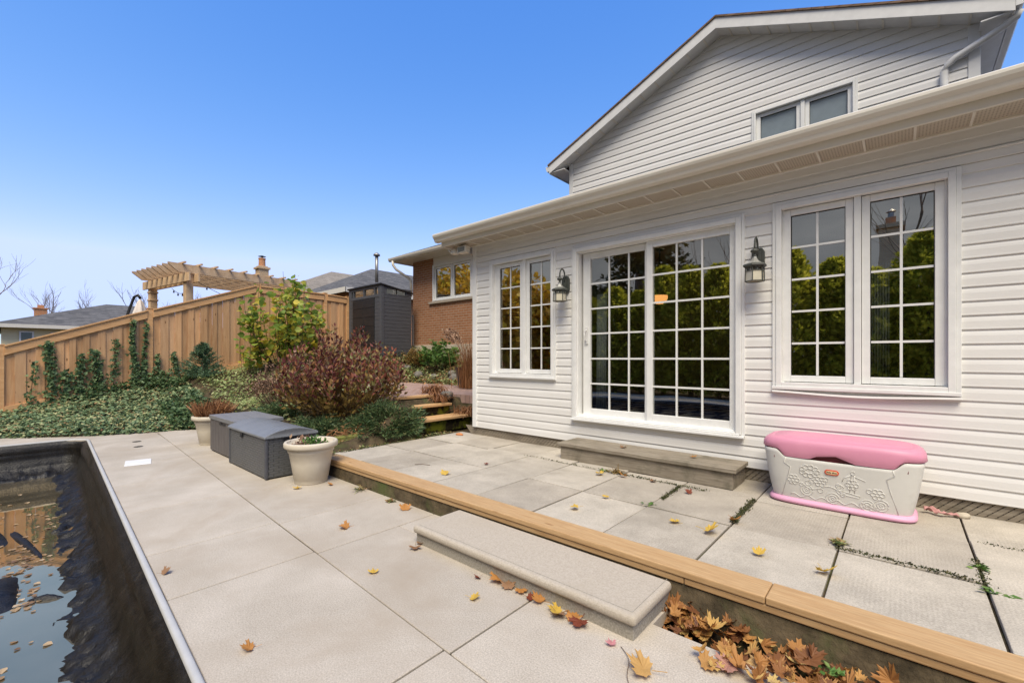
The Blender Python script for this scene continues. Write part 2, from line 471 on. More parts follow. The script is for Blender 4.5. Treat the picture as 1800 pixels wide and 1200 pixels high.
def wicker_mat(name, c, sx, sz):
    m, nt, b = new_mat(name)
    vec = coords(nt, (sx, sx, sz))
    sp = nt.nodes.new("ShaderNodeSeparateXYZ"); nt.links.new(vec, sp.inputs[0])
    ad = nt.nodes.new("ShaderNodeMath"); nt.links.new(sp.outputs[0], ad.inputs[0]); nt.links.new(sp.outputs[1], ad.inputs[1])
    cb = nt.nodes.new("ShaderNodeCombineXYZ"); nt.links.new(ad.outputs[0], cb.inputs[0]); nt.links.new(sp.outputs[2], cb.inputs[1])
    br = N(nt, "ShaderNodeTexBrick", Scale=1.0)
    br.inputs['Brick Width'].default_value = 1.0; br.inputs['Row Height'].default_value = 0.5
    br.inputs['Mortar Size'].default_value = 0.07; br.inputs['Mortar Smooth'].default_value = 1.0
    nt.links.new(cb.outputs[0], br.inputs['Vector'])
    iv = nt.nodes.new("ShaderNodeInvert"); nt.links.new(br.outputs['Fac'], iv.inputs['Color'])
    col_ = mixc(nt, 1.0, c, ramp(nt, noise(nt, coords(nt), 4, 4, .6), [(.3, .8), (.7, 1.0)]), 'MULTIPLY')
    nt.links.new(col_, b.inputs['Base Color'])
    b.inputs['Roughness'].default_value = 0.42; b.inputs['Specular IOR Level'].default_value = 0.5
    bump(nt, b, iv.outputs[0], 0.9, 0.012)
    return m
M['wicker'] = wicker_mat('charcoal_resin_wicker', (.105, .108, .112), 9, 18)
M['wicker_lid'] = wicker_mat('grey_resin_lid', (.20, .21, .225), 12, 1)
M['plank_resin'] = surf('brown_grey_resin', (.085, .076, .076), (.125, .113, .112), 3, (8, 8, 1), 0.5, 0.3, 14, 0.4, bdist=0.006)
M['plank_lid'] = surf('grey_resin_plank_lid', (.17, .17, .178), (.215, .215, .225), 3, (1, 9, 9), 0.45, 0.2, 14, 0.45, bdist=0.004)
M['shed_grey'] = surf('slate_grey_resin', (.062, .064, .074), (.082, .085, .098), 5, (1, 1, 6), 0.55, 0.15, 20, 0.4)
M['shed_black'] = surf('black_resin', (.012, .012, .014), (.022, .022, .025), 5, (1, 1, 6), 0.5, 0.1, 20, 0.4)
M['room'] = plain('room_paint', (.34, .25, .16), 0.8)
M['room_floor'] = plain('room_floor', (.10, .07, .05), 0.5)
M['yellow_siding'] = surf('yellow_siding', (.66, .58, .36), (.74, .67, .44), 1, (1, 1, 9), 0.6)
M['white_stucco'] = plain('white_stucco', (.80, .76, .70), 0.8)
M['foundation'] = surf('parged_foundation', (.40, .34, .26), (.52, .45, .36), 3, rough=0.9, bmp=0.3, bscale=20)

def boards_mat(m, voro, kcol, grey=None):
    """adds knots (and board-to-board greying) to a timber material"""
    nt = m.node_tree; b = nt.nodes['Principled BSDF']
    src = b.inputs['Base Color'].links[0].from_socket
    c = src
    if grey:
        g = nt.nodes.new("ShaderNodeNewGeometry")
        wn_ = nt.nodes.new("ShaderNodeTexWhiteNoise"); wn_.noise_dimensions = '1D'; nt.links.new(g.outputs['Random Per Island'], wn_.inputs['W'])
        c = mixc(nt, ramp(nt, wn_.outputs['Value'], [(.55, 0.0), (.97, .45)]), c, grey)
    vo = N(nt, "ShaderNodeTexVoronoi", Scale=1.0); vo.feature = 'F1'
    nt.links.new(coords(nt, voro), vo.inputs['Vector'])
    c = mixc(nt, ramp(nt, vo.outputs['Distance'], [(.05, .85), (.11, 0.0)]), c, kcol)
    nt.links.new(c, b.inputs['Base Color'])
boards_mat(M['fence'], (3, 7, 2.6), (.16, .075, .03), (.54, .38, .25))
boards_mat(M['new_wood'], (2.2, 8, 12), (.26, .13, .05))
boards_mat(M['fence_rail'], (6, 1.5, 6), (.2, .1, .04))
# leaf materials
L = {}
L['ivy'] = leaf_mat('ivy_green', [(0, (.055, .10, .05)), (.32, (.12, .19, .09)), (.6, (.22, .31, .15)), (.8, (.37, .44, .21)), (.94, (.50, .46, .23)), (1, (.40, .21, .11))], .22)
L['ivy_dark'] = leaf_mat('ivy_dark_green', [(0, (.04, .085, .035)), (.6, (.10, .17, .07)), (1, (.22, .31, .13))], .22)
L['lime'] = leaf_mat('lime_groundcover', [(0, (.25, .33, .10)), (.5, (.42, .50, .20)), (.8, (.55, .60, .30)), (1, (.20, .26, .08))], .3)
L['mixed'] = leaf_mat('mixed_groundcover', [(0, (.08, .11, .035)), (.35, (.22, .26, .09)), (.6, (.38, .39, .17)), (.8, (.30, .17, .08)), (1, (.44, .27, .13))], .25)
L['yellow'] = leaf_mat('yellow_green_leaves', [(0, (.16, .27, .05)), (.35, (.28, .40, .07)), (.6, (.48, .52, .10)), (.82, (.70, .60, .10)), (1, (.78, .60, .06))], .45)
L['purple'] = leaf_mat('purple_leaves', [(0, (.10, .028, .03)), (.3, (.21, .06, .055)), (.55, (.36, .13, .07)), (.75, (.36, .22, .07)), (.87, (.22, .22, .07)), (1, (.52, .30, .23))], .32)
L['olive'] = leaf_mat('olive_leaves', [(0, (.12, .065, .025)), (.5, (.24, .15, .04)), (1, (.34, .24, .07))], .25)
L['dry'] = leaf_mat('dry_stalks', [(0, (.20, .11, .07)), (.5, (.34, .20, .13)), (1, (.46, .31, .20))], .2)
L['dead'] = leaf_mat('dead_blades', [(0, (.20, .085, .035)), (.5, (.34, .16, .07)), (1, (.46, .25, .12))], .25)
L['spruce'] = leaf_mat('spruce_needles', [(0, (.05, .10, .06)), (.6, (.10, .18, .10)), (1, (.19, .29, .15))], .15)
L['juniper'] = leaf_mat('juniper_sprays', [(0, (.04, .075, .035)), (.5, (.09, .15, .06)), (.8, (.16, .23, .09)), (1, (.24, .22, .10))], .15)
L['green'] = leaf_mat('bright_green_leaves', [(0, (.06, .14, .035)), (.6, (.13, .26, .06)), (1, (.26, .36, .11))], .3)
L['cedar'] = leaf_mat('cedar_sprays', [(0, (.26, .28, .025)), (.5, (.48, .48, .045)), (1, (.62, .58, .08))], .62)
L['maple_tree'] = leaf_mat('golden_maple_leaves', [(0, (.45, .24, .02)), (.5, (.70, .42, .035)), (.85, (.75, .55, .06)), (1, (.25, .25, .03))], .45)
L['pine'] = leaf_mat('pine_needles', [(0, (.03, .045, .012)), (.6, (.075, .085, .02)), (1, (.16, .13, .03))], .15)
L['fallen'] = leaf_mat('fallen_leaves', [(0, (.18, .07, .03)), (.25, (.36, .16, .055)), (.55, (.52, .26, .085)), (.78, (.62, .36, .115)), (.9, (.70, .50, .18)), (.95, (.55, .27, .22)), (1, (.46, .31, .19))], .25, .6)
L['floaters'] = leaf_mat('sodden_leaves', [(0, (.18, .10, .05)), (.4, (.34, .21, .10)), (.75, (.48, .33, .17)), (1, (.60, .46, .30))], .15, .4)
L['leaf_yellow'] = leaf_mat('fallen_yellow', [(0, (.66, .42, .07)), (1, (.72, .50, .10))], .25, .6)
L['leaf_tan'] = leaf_mat('fallen_tan', [(0, (.56, .33, .11)), (1, (.62, .38, .14))], .25, .6)
L['leaf_orange'] = leaf_mat('fallen_orange', [(0, (.50, .22, .06)), (1, (.56, .27, .08))], .25, .6)
L['leaf_red'] = leaf_mat('fallen_red', [(0, (.20, .045, .025)), (1, (.26, .07, .035))], .25, .6)
L['leaf_brown'] = leaf_mat('fallen_brown', [(0, (.26, .14, .07)), (1, (.34, .19, .10))], .2, .6)
L['leaf_pink'] = leaf_mat('fallen_pink', [(0, (.60, .25, .27)), (1, (.65, .3, .31))], .25, .6)

# ------------------------------------------------------------------ helpers: leaves
OVAL = (np.array([(0, 0, 0), (.27, .42, .07), (0, 1, 0), (-.27, .42, .07)]), np.array([(0, 1, 2), (0, 2, 3)]))
BROAD = (np.array([(0, 0, 0), (.40, .22, .07), (.44, .55, .05), (0, 1, -.06), (-.44, .55, .05), (-.40, .22, .07)]), np.array([(0, 1, 2), (0, 2, 3), (0, 3, 4), (0, 4, 5)]))
IVY = (np.array([(0, 0, 0), (.5, .1, .05), (.32, .42, .03), (0, 1, -.08), (-.32, .42, .03), (-.5, .1, .05)]), np.array([(0, 1, 2), (0, 2, 3), (0, 3, 4), (0, 4, 5)]))
BLADE = (np.array([(-.03, 0, 0), (.03, 0, 0), (.03, .55, .05), (-.03, .55, .05), (0, 1, -.12)]), np.array([(0, 1, 2), (0, 2, 3), (3, 2, 4)]))
NEEDLE = (np.array([(-.13, 0, 0), (.13, 0, 0), (0, 1, 0)]), np.array([(0, 1, 2)]))
SPRAY = (np.array([(0, 0, 0), (.16, .3, .03), (.30, .72, .02), (.10, .62, 0), (0, 1, -.03), (-.10, .62, 0), (-.30, .72, .02), (-.16, .3, .03)]), np.array([(0, 1, 3), (1, 2, 3), (0, 3, 4), (0, 4, 5), (0, 5, 7), (7, 5, 6)]))
def maple_template(curl=0.35):
    half = [(0, 1.0), (.12, .76), (.27, .80), (.24, .62), (.34, .56), (.54, .72), (.54, .58), (.68, .50), (.50, .36), (.46, .26), (.58, .14), (.34, .08), (.30, -.04), (.08, .04)]
    pts = half + [(-x, y) for x, y in half[1:]][::-1]
    v = [(0, .3, 0)] + [(x, y, curl * (x * x * 1.2 + (y - .3) ** 2 * .6)) for x, y in pts]
    n = len(pts)
    return np.array(v), np.array([(0, i + 1, (i + 1) % n + 1) for i in range(n)])
MAPLE = maple_template()

def leaf_arrays(P, D, S, tmpl, up=None, flat=0.0):
    """leaves at points P, growing along D, of size S; flat pulls their faces towards 'up'"""
    tv, tf = tmpl
    P = np.asarray(P, float); D = np.asarray(D, float); n = len(P)
    S = np.broadcast_to(np.asarray(S, float), (n,))
    D = D / (np.linalg.norm(D, axis=1, keepdims=True) + 1e-9)
    nr = rng.normal(size=(n, 3))
    if up is not None: nr = nr * (1 - flat) + np.asarray(up, float) * flat * 1.7
    nr = nr - (nr * D).sum(1, keepdims=True) * D
    nr /= np.linalg.norm(nr, axis=1, keepdims=True) + 1e-9
    sd_ = np.cross(D, nr)
    B = np.stack([sd_, D, nr], axis=1)
    V = P[:, None, :] + np.einsum('ij,njk->nik', tv, B) * S[:, None, None]
    F = tf[None] + (np.arange(n) * len(tv))[:, None, None]
    return V.reshape(-1, 3), F.reshape(-1, 3)

def sphere_dirs(n):
    d = rng.normal(size=(n, 3)); return d / np.linalg.norm(d, axis=1, keepdims=True)

# ------------------------------------------------------------------ the setting: ground, deck, paving, water
def lerp(a, b, t): return a + (b - a) * t
def sstep(a, b, x):
    t = min(1, max(0, (x - a) / (b - a))); return t * t * (3 - 2 * t)
def fence_ground(y): return float(np.interp(y, [-8, -3, -.1, 2.1, 4, 6.9, 9, 60], [-.1, .0, .30, .74, 1.12, 1.50, 1.65, 1.6]))
def deck_edge(y): return float(np.interp(y, [-7, -.13, 1.07, 2.46], [-11.9, -11.6, -10.65, -10.2]))
HUMP = lambda x, y: 0.03 * math.sin(x * 3.1 + y * 1.7) + 0.02 * math.sin(x * 7.3 - y * 5.1)
def ground_h(x, y):
    if -10.46 <= x <= -1.30 and -4.45 <= y <= .92: return -1.9            # the pool pit
    far = sstep(30, 90, abs(x) + abs(y))
    if x <= -13: return lerp(fence_ground(y), 0.3, far)
    if y <= 2.46:
        xe = deck_edge(y)
        if x > xe - .02: return (-.14 if x > -1.2 else -.10) if y > -6.2 else -.06
        t = (x + 13) / (xe + 13)
        return lerp(fence_ground(y), .02, t ** .8) + HUMP(x, y) * (1 - t)
    if x > -5.55:
        return .167 if y < 8.3 else .3
    bed = lerp(.36, .66, sstep(2.7, 4.3, y))
    if x > -7.6: bed = lerp(bed, lerp(.22, .66, sstep(2.8, 4.3, y)), sstep(-7.6, -5.8, x))
    if y > 7.2: bed = lerp(.70, 1.32, sstep(7.2, 8.5, y))
    k = sstep(-10.3, -12.6, x)
    if y > 4.3: k = sstep(-9.9, -11.6, x)
    z = lerp(bed, fence_ground(y), k)
    if 4.05 < y < 5.5 and x > -6.2: return .12
    if 4.25 < y < 7.2 and x > -10.2: return .655
    if y < 2.75 and x < -9.9: z = lerp(z, .1, .25)
    return z + HUMP(x, y)

xs = sorted(set([-900, -400, -200, -120, -80, -60, -45, -35, -28, -22, -18, -15.5] + [round(-14 + .2 * i, 3) for i in range(0, 47)] + [-13.001, -10.47, -10.46, -5.62, -5.55, -1.30, -1.29]
    + [round(-4.6 + .5 * i, 3) for i in range(0, 18)] + [6, 9, 14, 20, 30, 45, 70, 120, 250, 900]))
ys = sorted(set([-900, -300, -120, -70, -45, -30, -20, -14, -10, -8] + [round(-7 + .35 * i, 3) for i in range(0, 20)] + [-4.46, -4.45, .92, .93, 2.46, 2.47]
    + [round(.95 + .19 * i, 3) for i in range(0, 43)] + [9.5, 10.5, 12, 14, 17, 21, 27, 35, 50, 80, 150, 400, 900]))
g = MB()
gv = [(x, y, ground_h(x, y)) for y in ys for x in xs]
nx = len(xs)
g.add(gv, [(j * nx + i, j * nx + i + 1, (j + 1) * nx + i + 1, (j + 1) * nx + i) for j in range(len(ys) - 1) for i in range(nx - 1)])
tag(g.build("ground", M['soil'], smooth=True), kind='structure')

# pool outline: rounded rectangle in its own slightly turned frame
PO = Vector((-1.42, .50, 0)); PU = Vector((-1, .0405, 0)).normalized(); PV = Vector((-.0405, -1, 0)).normalized()
PLEN, PWID, PR = 9.0, 4.7, .32
def pool_loop(step=.12):
    pts = []
    def arc(cu, cv, a0, a1):
        for k in range(9):
            a = R(lerp(a0, a1, k / 8)); pts.append((cu + PR * math.cos(a), cv + PR * math.sin(a), math.cos(a), math.sin(a)))
    def run(u0, v0, u1, v1, nu, nv):
        n = int(math.hypot(u1 - u0, v1 - v0) / step)
        for k in range(1, n): pts.append((lerp(u0, u1, k / n), lerp(v0, v1, k / n), nu, nv))
    run(PR, 0, PLEN - PR, 0, 0, -1); arc(PLEN - PR, PR, -90, 0)
    run(PLEN, PR, PLEN, PWID - PR, 1, 0); arc(PLEN - PR, PWID - PR, 0, 90)
    run(PLEN - PR, PWID, PR, PWID, 0, 1); arc(PR, PWID - PR, 90, 180)
    run(0, PWID - PR, 0, PR, -1, 0); arc(PR, PR, 180, 270)
    return pts
def pool_xyz(u, v, z): return tuple(PO + PU * u + PV * v + Vector((0, 0, z)))
LOOP = pool_loop()

# concrete deck: slabs with real joints on a dark bed
def L1(x): return 1.34 + (-1.31 - x) * .049            # the long joint parallel to the pool
def pool_y(x): return .50 + (-1.42 - x) * .0405 + .012
deck, jb = MB(), MB()
crossA = [-1.62, -3.13, -3.93, -5.10, -6.27, -7.45, -8.62]
crossB = [-1.58, -3.09, -3.87, -4.98, -6.2, -7.4, -8.6]
ZT, G = 0.0, .005
def slab(poly):
    cx = sum(p[0] for p in poly) / len(poly); cy = sum(p[1] for p in poly) / len(poly)
    q = []
    for x, y in poly:
        d = math.hypot(x - cx, y - cy); q.append((x - (x - cx) / d * G * 1.3, y - (y - cy) / d * G * 1.3))
    deck.prism(q, 'z', -.075, ZT)
bx = [2.9] + crossB + [-9.8, -10.2]
for i in range(len(bx) - 1):
    a, b = bx[i], bx[i + 1]
    if a == -1.58:
        slab([(a, L1(a)), (a, 2.10), (b, 2.10), (b, L1(b))]); slab([(a, 2.10), (a, 2.48), (b, 2.48), (b, 2.10)])
    else:
        if i == 0:
            slab([(a, L1(a)), (a, 2.24), (-.97, 2.20), (-.97, 2.46), (b, 2.46), (b, L1(b))])
        else:
            slab([(a, L1(a)), (a, 2.48), (b, 2.48), (b, L1(b))])
ax = [2.9] + crossA
for i in range(len(ax) - 1):
    a, b = ax[i], ax[i + 1]
    if i == 0:
        slab([(a, L1(a)), (b, L1(b)), (b, pool_y(b)), (-1.30, pool_y(b) - .02), (-1.30, -.9), (a, -.9)])
    else:
        slab([(a, L1(a)), (b, L1(b)), (b, pool_y(b)), (a, pool_y(a))])
slab([(-8.62, L1(-8.62)), (-9.8, L1(-9.8)), (-10.2, L1(-9.8)), (-10.9, .8), (-10.42, .55), (-10.33, .70), (-10.2, .80), (-10.0, .86), (-8.62, pool_y(-8.62))])
slab([(-10.2, L1(-9.8)), (-10.2, 2.48), (-10.65, 1.1), (-10.9, .8)])
slab([(-10.42, .55), (-10.9, .8), (-11.3, .3), (-11.6, -.1), (-11.7, -1.2), (-10.5, -1.2)])
slab([(-10.5, -1.2), (-11.7, -1.2), (-11.9, -5.8), (-10.7, -5.8)])
slab([(-10.7, -4.5), (-10.7, -5.8), (-4, -5.8), (-4, -4.32)])
slab([(-4, -4.32), (-4, -5.8), (2.9, -5.8), (2.9, -4.25)])
slab([(-1.30, -.9), (-1.50, -4.24), (2.9, -4.25), (2.9, -.9)])
tag(deck.build("pool_deck", M['concrete'], bevel=.004, seg=1), kind='structure')
for x in [2.9] + crossB: jb.box(x - .03, x + .03, L1(x), 2.46, -.09, -.012)
for x in crossA: jb.box(x - .03, x + .03, pool_y(x) + .02, L1(x), -.09, -.012)
jb.prism([(2.9, L1(2.9) - .03), (2.9, L1(2.9) + .03), (-9.8, L1(-9.8) + .03), (-9.8, L1(-9.8) - .03)], 'z', -.088, -.010)
jb.box(-3.09, -1.58, 2.07, 2.13, -.092, -.014)
tag(jb.build("joint_dirt", M['joint']), kind='structure')

# paver terrace between the timber edging and the house
pv = MB()
pxs = [3.2, 2.55, 1.92, 1.28, .335, -.29, -.91, -1.53, -2.14, -2.76, -3.36, -4.03, -4.67, -5.3]
pys = [2.66, 3.385, 4.12, 4.80]
prs = random.Random(3)
for i in range(len(pxs) - 1):
    for j in range(len(pys) - 1):
        a, b, c, d = pxs[i + 1], pxs[i], pys[j], pys[j + 1]
        if i in (4,) and j == 1: c, d = c + .0, d
        gx = [prs.uniform(.004, .0085) for _ in range(4)]
        dz = prs.uniform(-.005, .006); tx, ty = prs.uniform(-.004, .004), prs.uniform(-.004, .004)
        z = .185 + dz
        off = {0: .05, 4: -.04, 5: .0, 10: .06, 12: -.05}.get(i, 0)
        if j == 2: c += off
        if j == 1: d += off
        q = [(a + gx[0], c + gx[1]), (b - gx[2], c + gx[1]), (b - gx[2], d - gx[3]), (a + gx[0], d - gx[3])]
        n0 = pv.n
        pv.prism(q, 'z', .14, z)
        for k in range(4, 8):
            x, y, zz = pv.V[n0 + k]; pv.V[n0 + k] = (x, y, zz + tx * (1 if x > (a + b) / 2 else -1) + ty * (1 if y > (c + d) / 2 else -1))
tag(pv.build("paver_terrace", M['paver'], bevel=.0035, seg=2), kind='structure')

bp = MB(); bp.prism([(-6.30, 4.1), (-6.30, 5.42), (-5.3, 5.52), (-5.3, 7.25), (-10.6, 7.45), (-10.9, 6.4), (-9.8, 4.6), (-7.6, 4.15)], 'z', .55, .70)
tag(bp.build("brick_patio", M['patio_brick']), kind='structure')

def water_mat():
    m, nt, b = new_mat('murky_water')
    vec = coords(nt)
    c = ramp(nt, noise(nt, vec, .8, 4, .6), [(.3, (.07, .058, .032)), (.7, (.17, .15, .11))])
    nt.links.new(c, b.inputs['Base Color'])
    b.inputs['Roughness'].default_value = .03; b.inputs['IOR'].default_value = 1.33
    gl = N(nt, "ShaderNodeBsdfGlossy"); gl.inputs['Roughness'].default_value = .02; gl.inputs['Color'].default_value = (1, .78, .47, 1)
    nb = N(nt, "ShaderNodeBump", Strength=.05, Distance=.02)
    nt.links.new(noise(nt, coords(nt, (1, 1, 1)), 3.5, 3, .5), nb.inputs['Height'])
    nt.links.new(nb.outputs[0], gl.inputs['Normal']); nt.links.new(nb.outputs[0], b.inputs['Normal'])
    fr = N(nt, "ShaderNodeFresnel", IOR=1.33)
    a = nt.nodes.new("ShaderNodeMath"); a.operation = 'ADD'; a.use_clamp = True; a.inputs[1].default_value = .31
    nt.links.new(fr.outputs[0], a.inputs[0])
    mx = nt.nodes.new("ShaderNodeMixShader")
    nt.links.new(a.outputs[0], mx.inputs[0]); nt.links.new(b.outputs[0], mx.inputs[1]); nt.links.new(gl.outputs[0], mx.inputs[2])
    nt.links.new(mx.outputs[0], nt.nodes['Material Output'].inputs['Surface'])
    return m
M['water'] = water_mat()
WZ = -.50
wm = MB()
wm.add([pool_xyz(.06, .06, WZ), pool_xyz(PLEN - .06, .06, WZ), pool_xyz(PLEN - .06, PWID - .06, WZ), pool_xyz(.06, PWID - .06, WZ)], [(0, 1, 2, 3)])
tag(wm.build("water", M['water']), kind='structure')

# ------------------------------------------------------------------ the pool: coping, black cover hanging down its walls
pool = empty("swimming_pool", pool_xyz(PLEN / 2, PWID / 2, -.5), "drained pool lined with a sagging black cover beside the concrete deck", "pool")
cp = MB()
prof = [(-.008, -.02), (-.008, .014), (.0, .020), (.018, .020), (.027, .012), (.029, -.03), (.022, -.034)]
nl = len(LOOP); npf = len(prof)
cv = [pool_xyz(u - nu * d, v - nv * d, z) for (u, v, nu, nv) in LOOP for d, z in prof]
cp.add(cv, [(i * npf + k, i * npf + (k + 1) % npf, ((i + 1) % nl) * npf + (k + 1) % npf, ((i + 1) % nl) * npf + k) for i in range(nl) for k in range(npf)])
cp.build("coping", M['coping'], pool, smooth=True)
from mathutils import noise as mnoise
fine = pool_loop(.020)
nf = len(fine)
lp = [(.022, .006), (.040, -.015), (.068, -.045), (.072, -.075), (.088, -.10), (.082, -.13), (.098, -.16), (.104, -.20), (.112, -.25), (.125, -.30), (.14, -.345), (.165, -.38), (.20, -.41), (.24, -.44), (.285, -.465), (.33, -.485), (.375, -.50), (.42, -.53), (.48, -.62), (.5, -1.2)]
lv = []
s_acc = 0
for i, (u, v, nu, nv) in enumerate(fine):
    uu, vv = u, v
    for k, (d, z) in enumerate(lp):
        a = k / (len(lp) - 1)
        q = Vector((uu, vv, 0))
        nz = 0; nd = 0
        if 1 < k < 11:                                  # long slack folds along the wall
            nd = .042 * mnoise.noise(q * .55 + Vector((0, 0, k * 1.3))) + .010 * mnoise.noise(q * 2.4 + Vector((9, 0, k * 2.7)))
        if k >= 10:                                     # crumpled skirt near the water
            w_ = min(1, (k - 9) / 5)
            cr = mnoise.ridged_multi_fractal(Vector((uu * 2.6 + d * 5.0, vv * 2.6 + d * 5.0, d * 4)), 1.0, 2.1, 4, 1.0, 2.0)
            sk = uu + d * .9
            nz = w_ * (.05 * (cr - 1.1) + .042 * mnoise.noise(Vector((sk * 11, vv * 11, d * 9))) + .028 * mnoise.noise(Vector((sk * 27, vv * 27, d * 16))))
            nd = .07 * w_ * mnoise.noise(Vector((uu * 1.6, vv * 1.6, 3 + d * 5))) + .03 * w_ * mnoise.noise(Vector((sk * 8, vv * 8, 8)))
        lv.append(pool_xyz(uu - nu * (d + nd), vv - nv * (d + nd), z + nz))
npk = len(lp)
lm = MB()
lm.add(lv, [(i * npk + k, i * npk + k + 1, ((i + 1) % nf) * npk + k + 1, ((i + 1) % nf) * npk + k) for i in range(nf) for k in range(npk - 1)])
lm.build("pool_cover", M['black_vinyl'], pool, smooth=True)
hm = MB()                                                # humps of the cover standing out of the water
for (hx, hy, ln, wd, ht, rz) in [(-7.3, -.28, 1.5, .22, .07, .3), (-6.2, -.35, 1.2, .09, .035, .05), (-5.35, -.1, .9, .16, .075, .12), (-5.0, .18, .3, .05, .03, .9), (-4.7, -.42, .7, .06, .03, .1), (-7.9, -.9, 1.3, .2, .06, -.2), (-6.6, .1, 1.7, .05, .02, .16)]:
    vv, ff = [], []
    for i in range(17):
        for j in range(9):
            a, b = i / 16 * 2 - 1, j / 8 * 2 - 1
            x = a * ln / 2; y = b * wd * (1 - .5 * a)
            z = WZ - .02 + (ht + .02) * max(0, 1 - a * a) * max(0, 1 - b * b) * (1 + .3 * mnoise.noise(Vector((a * 5, b * 3, hx))))
            vv.append((hx + x * math.cos(rz) - y * math.sin(rz), hy + x * math.sin(rz) + y * math.cos(rz), z))
    for i in range(16):
        for j in range(8): ff.append((i * 9 + j, i * 9 + j + 1, (i + 1) * 9 + j + 1, (i + 1) * 9 + j))
    hm.add(vv, ff)
hm.build("cover_fold", M['black_vinyl'], pool, smooth=True)
fl = MB()                                                # leaves drifting on the water
P = []
for (cx, cy, sx, sy, n) in [(-8.2, -.2, .9, .35, 45), (-6.0, .05, .5, .18, 70), (-6.7, -.35, 1.2, .25, 60), (-5.2, .05, .3, .2, 40), (-5.0, -.25, .5, .25, 55), (-4.5, -.2, .6, .25, 30), (-7.2, .25, .5, .15, 25), (-4.2, -.1, .3, .15, 10)]:
    P += [(rng.normal(cx, sx * .6), rng.normal(cy, sy * .6), WZ + .006) for _ in range(n)]
P = np.array(P)
D = np.column_stack([rng.normal(size=len(P)), rng.normal(size=len(P)), rng.normal(0, .05, len(P))])
V, F = leaf_arrays(P, D, rng.uniform(.022, .06, len(P)), BROAD, up=(0, 0, 1), flat=.97)
fl.arrays(V, F)
solo(fl, "floating_leaves", L['floaters'], (-6, 0, WZ), "drift of brown and yellow leaves floating on the dark pool water", "leaves", kind='stuff')
# ------------------------------------------------------------------ the house
house = empty("house", (-3, 8, 0), "white vinyl sided house with low sunroom, tall front gable and brown brick wing", "house")
WY = 4.75                                                # sunroom wall plane
def siding(mb, y, x0, x1, zb, zt, pitch, opens=(), clip=None, lip=.012):
    prof = [(0, .002), (.0, lip), (.05, lip + .0012), (.14, lip), (.58, lip * .92), (.76, lip * .66), (.90, lip * .34), (1.0, .0025)]
    k = 0
    while zb + k * pitch < zt - 1e-6:
        za, zc = zb + k * pitch, min(zb + (k + 1) * pitch, zt); k += 1
        cuts = sorted(set([za, zc] + [z for o in opens for z in (o[2], o[3]) if za < z < zc]))
        for a, b in zip(cuts[:-1], cuts[1:]):
            mid = (a + b) / 2
            iv = [(x0, x1)]
            for o in opens:
                if o[2] < mid < o[3]:
                    nv = []
                    for s, e in iv:
                        if o[0] > s: nv.append((s, min(e, o[0])))
                        if o[1] < e: nv.append((max(s, o[1]), e))
                    iv = [q for q in nv if q[1] - q[0] > 1e-4]
            fr0, fr1 = (a - za) / pitch, (b - za) / pitch
            pr = [(f, p) for f, p in prof if fr0 <= f <= fr1]
            ip = lambda f: float(np.interp(f, [q[0] for q in prof[1:]], [q[1] for q in prof[1:]]))
            if fr0 > 0: pr = [(fr0, ip(fr0))] + pr
            if not pr or pr[-1][0] < fr1: pr.append((fr1, ip(fr1)))
            for s, e in iv:
                v = []
                for f, p in pr:
                    z = za + f * pitch
                    l, r = s, e
                    if clip:
                        cl, cr = clip(z); l, r = max(s, cl), min(e, cr)
                        if r < l: l = r = (l + r) / 2
                    v += [(l, y - p, z), (r, y - p, z)]
                mb.add(v, [(2 * i, 2 * i + 1, 2 * i + 3, 2 * i + 2) for i in range(len(pr) - 1)])

# sunroom front wall
WR = (-.89, .335, 1.09, 2.81); WL = (-4.60, -3.41, 1.09, 2.81); DR = (-3.135, -1.15, .60, 2.775)
sm = MB()
siding(sm, WY, -4.90, 3.3, .31, 2.83, .1065, [WR, WL, DR])
siding(sm, WY - .012, -4.90, 3.3, 2.83, 3.10, .092, [])
sm.build("siding", M['siding'], house)
tr = MB()
tr.box(-4.975, -4.895, WY - .03, WY + .02, .31, 3.10)                    # corner board
tr.box(-4.975, -4.95, WY + .02, WY + .10, .31, 3.10)
tr.build("corner_board", M['trim'], house, bevel=.004)
bd = MB(); bd.box(-4.90, 3.3, WY - .034, WY, 2.896, 2.91); bd.box(-4.90, 3.3, WY - .03, WY, 3.082, 3.10)
bd.build("frieze_trim", M['siding'], house, bevel=.003)
# side wall of the sunroom going back to the brick wing
sw = MB(); sw.box(-4.97, -4.94, WY + .1, 8.4, .2, 3.2); sw.build("side_wall", M['siding'], house)
# lattice skirt
lt = MB()
zb, zt_ = .185, .315
s_ = .052
for lay, (dr, yy) in enumerate(((1, WY + .012), (-1, WY + .020))):
    x = -5.05
    while x < 3.4:
        h = zt_ - zb
        pts = [(x, zb), (x + .042, zb), (x + .042 + dr * h, zt_), (x + dr * h, zt_)]
        lt.prism(pts, 'y', yy, yy + .007); x += s_
lt.build("lattice", M['old_wood'], house)
lb = MB(); lb.box(-4.97, 3.3, WY + .06, WY + .09, .12, .33); lb.build("crawlspace_shadow_board", M['dark_gap'], house)

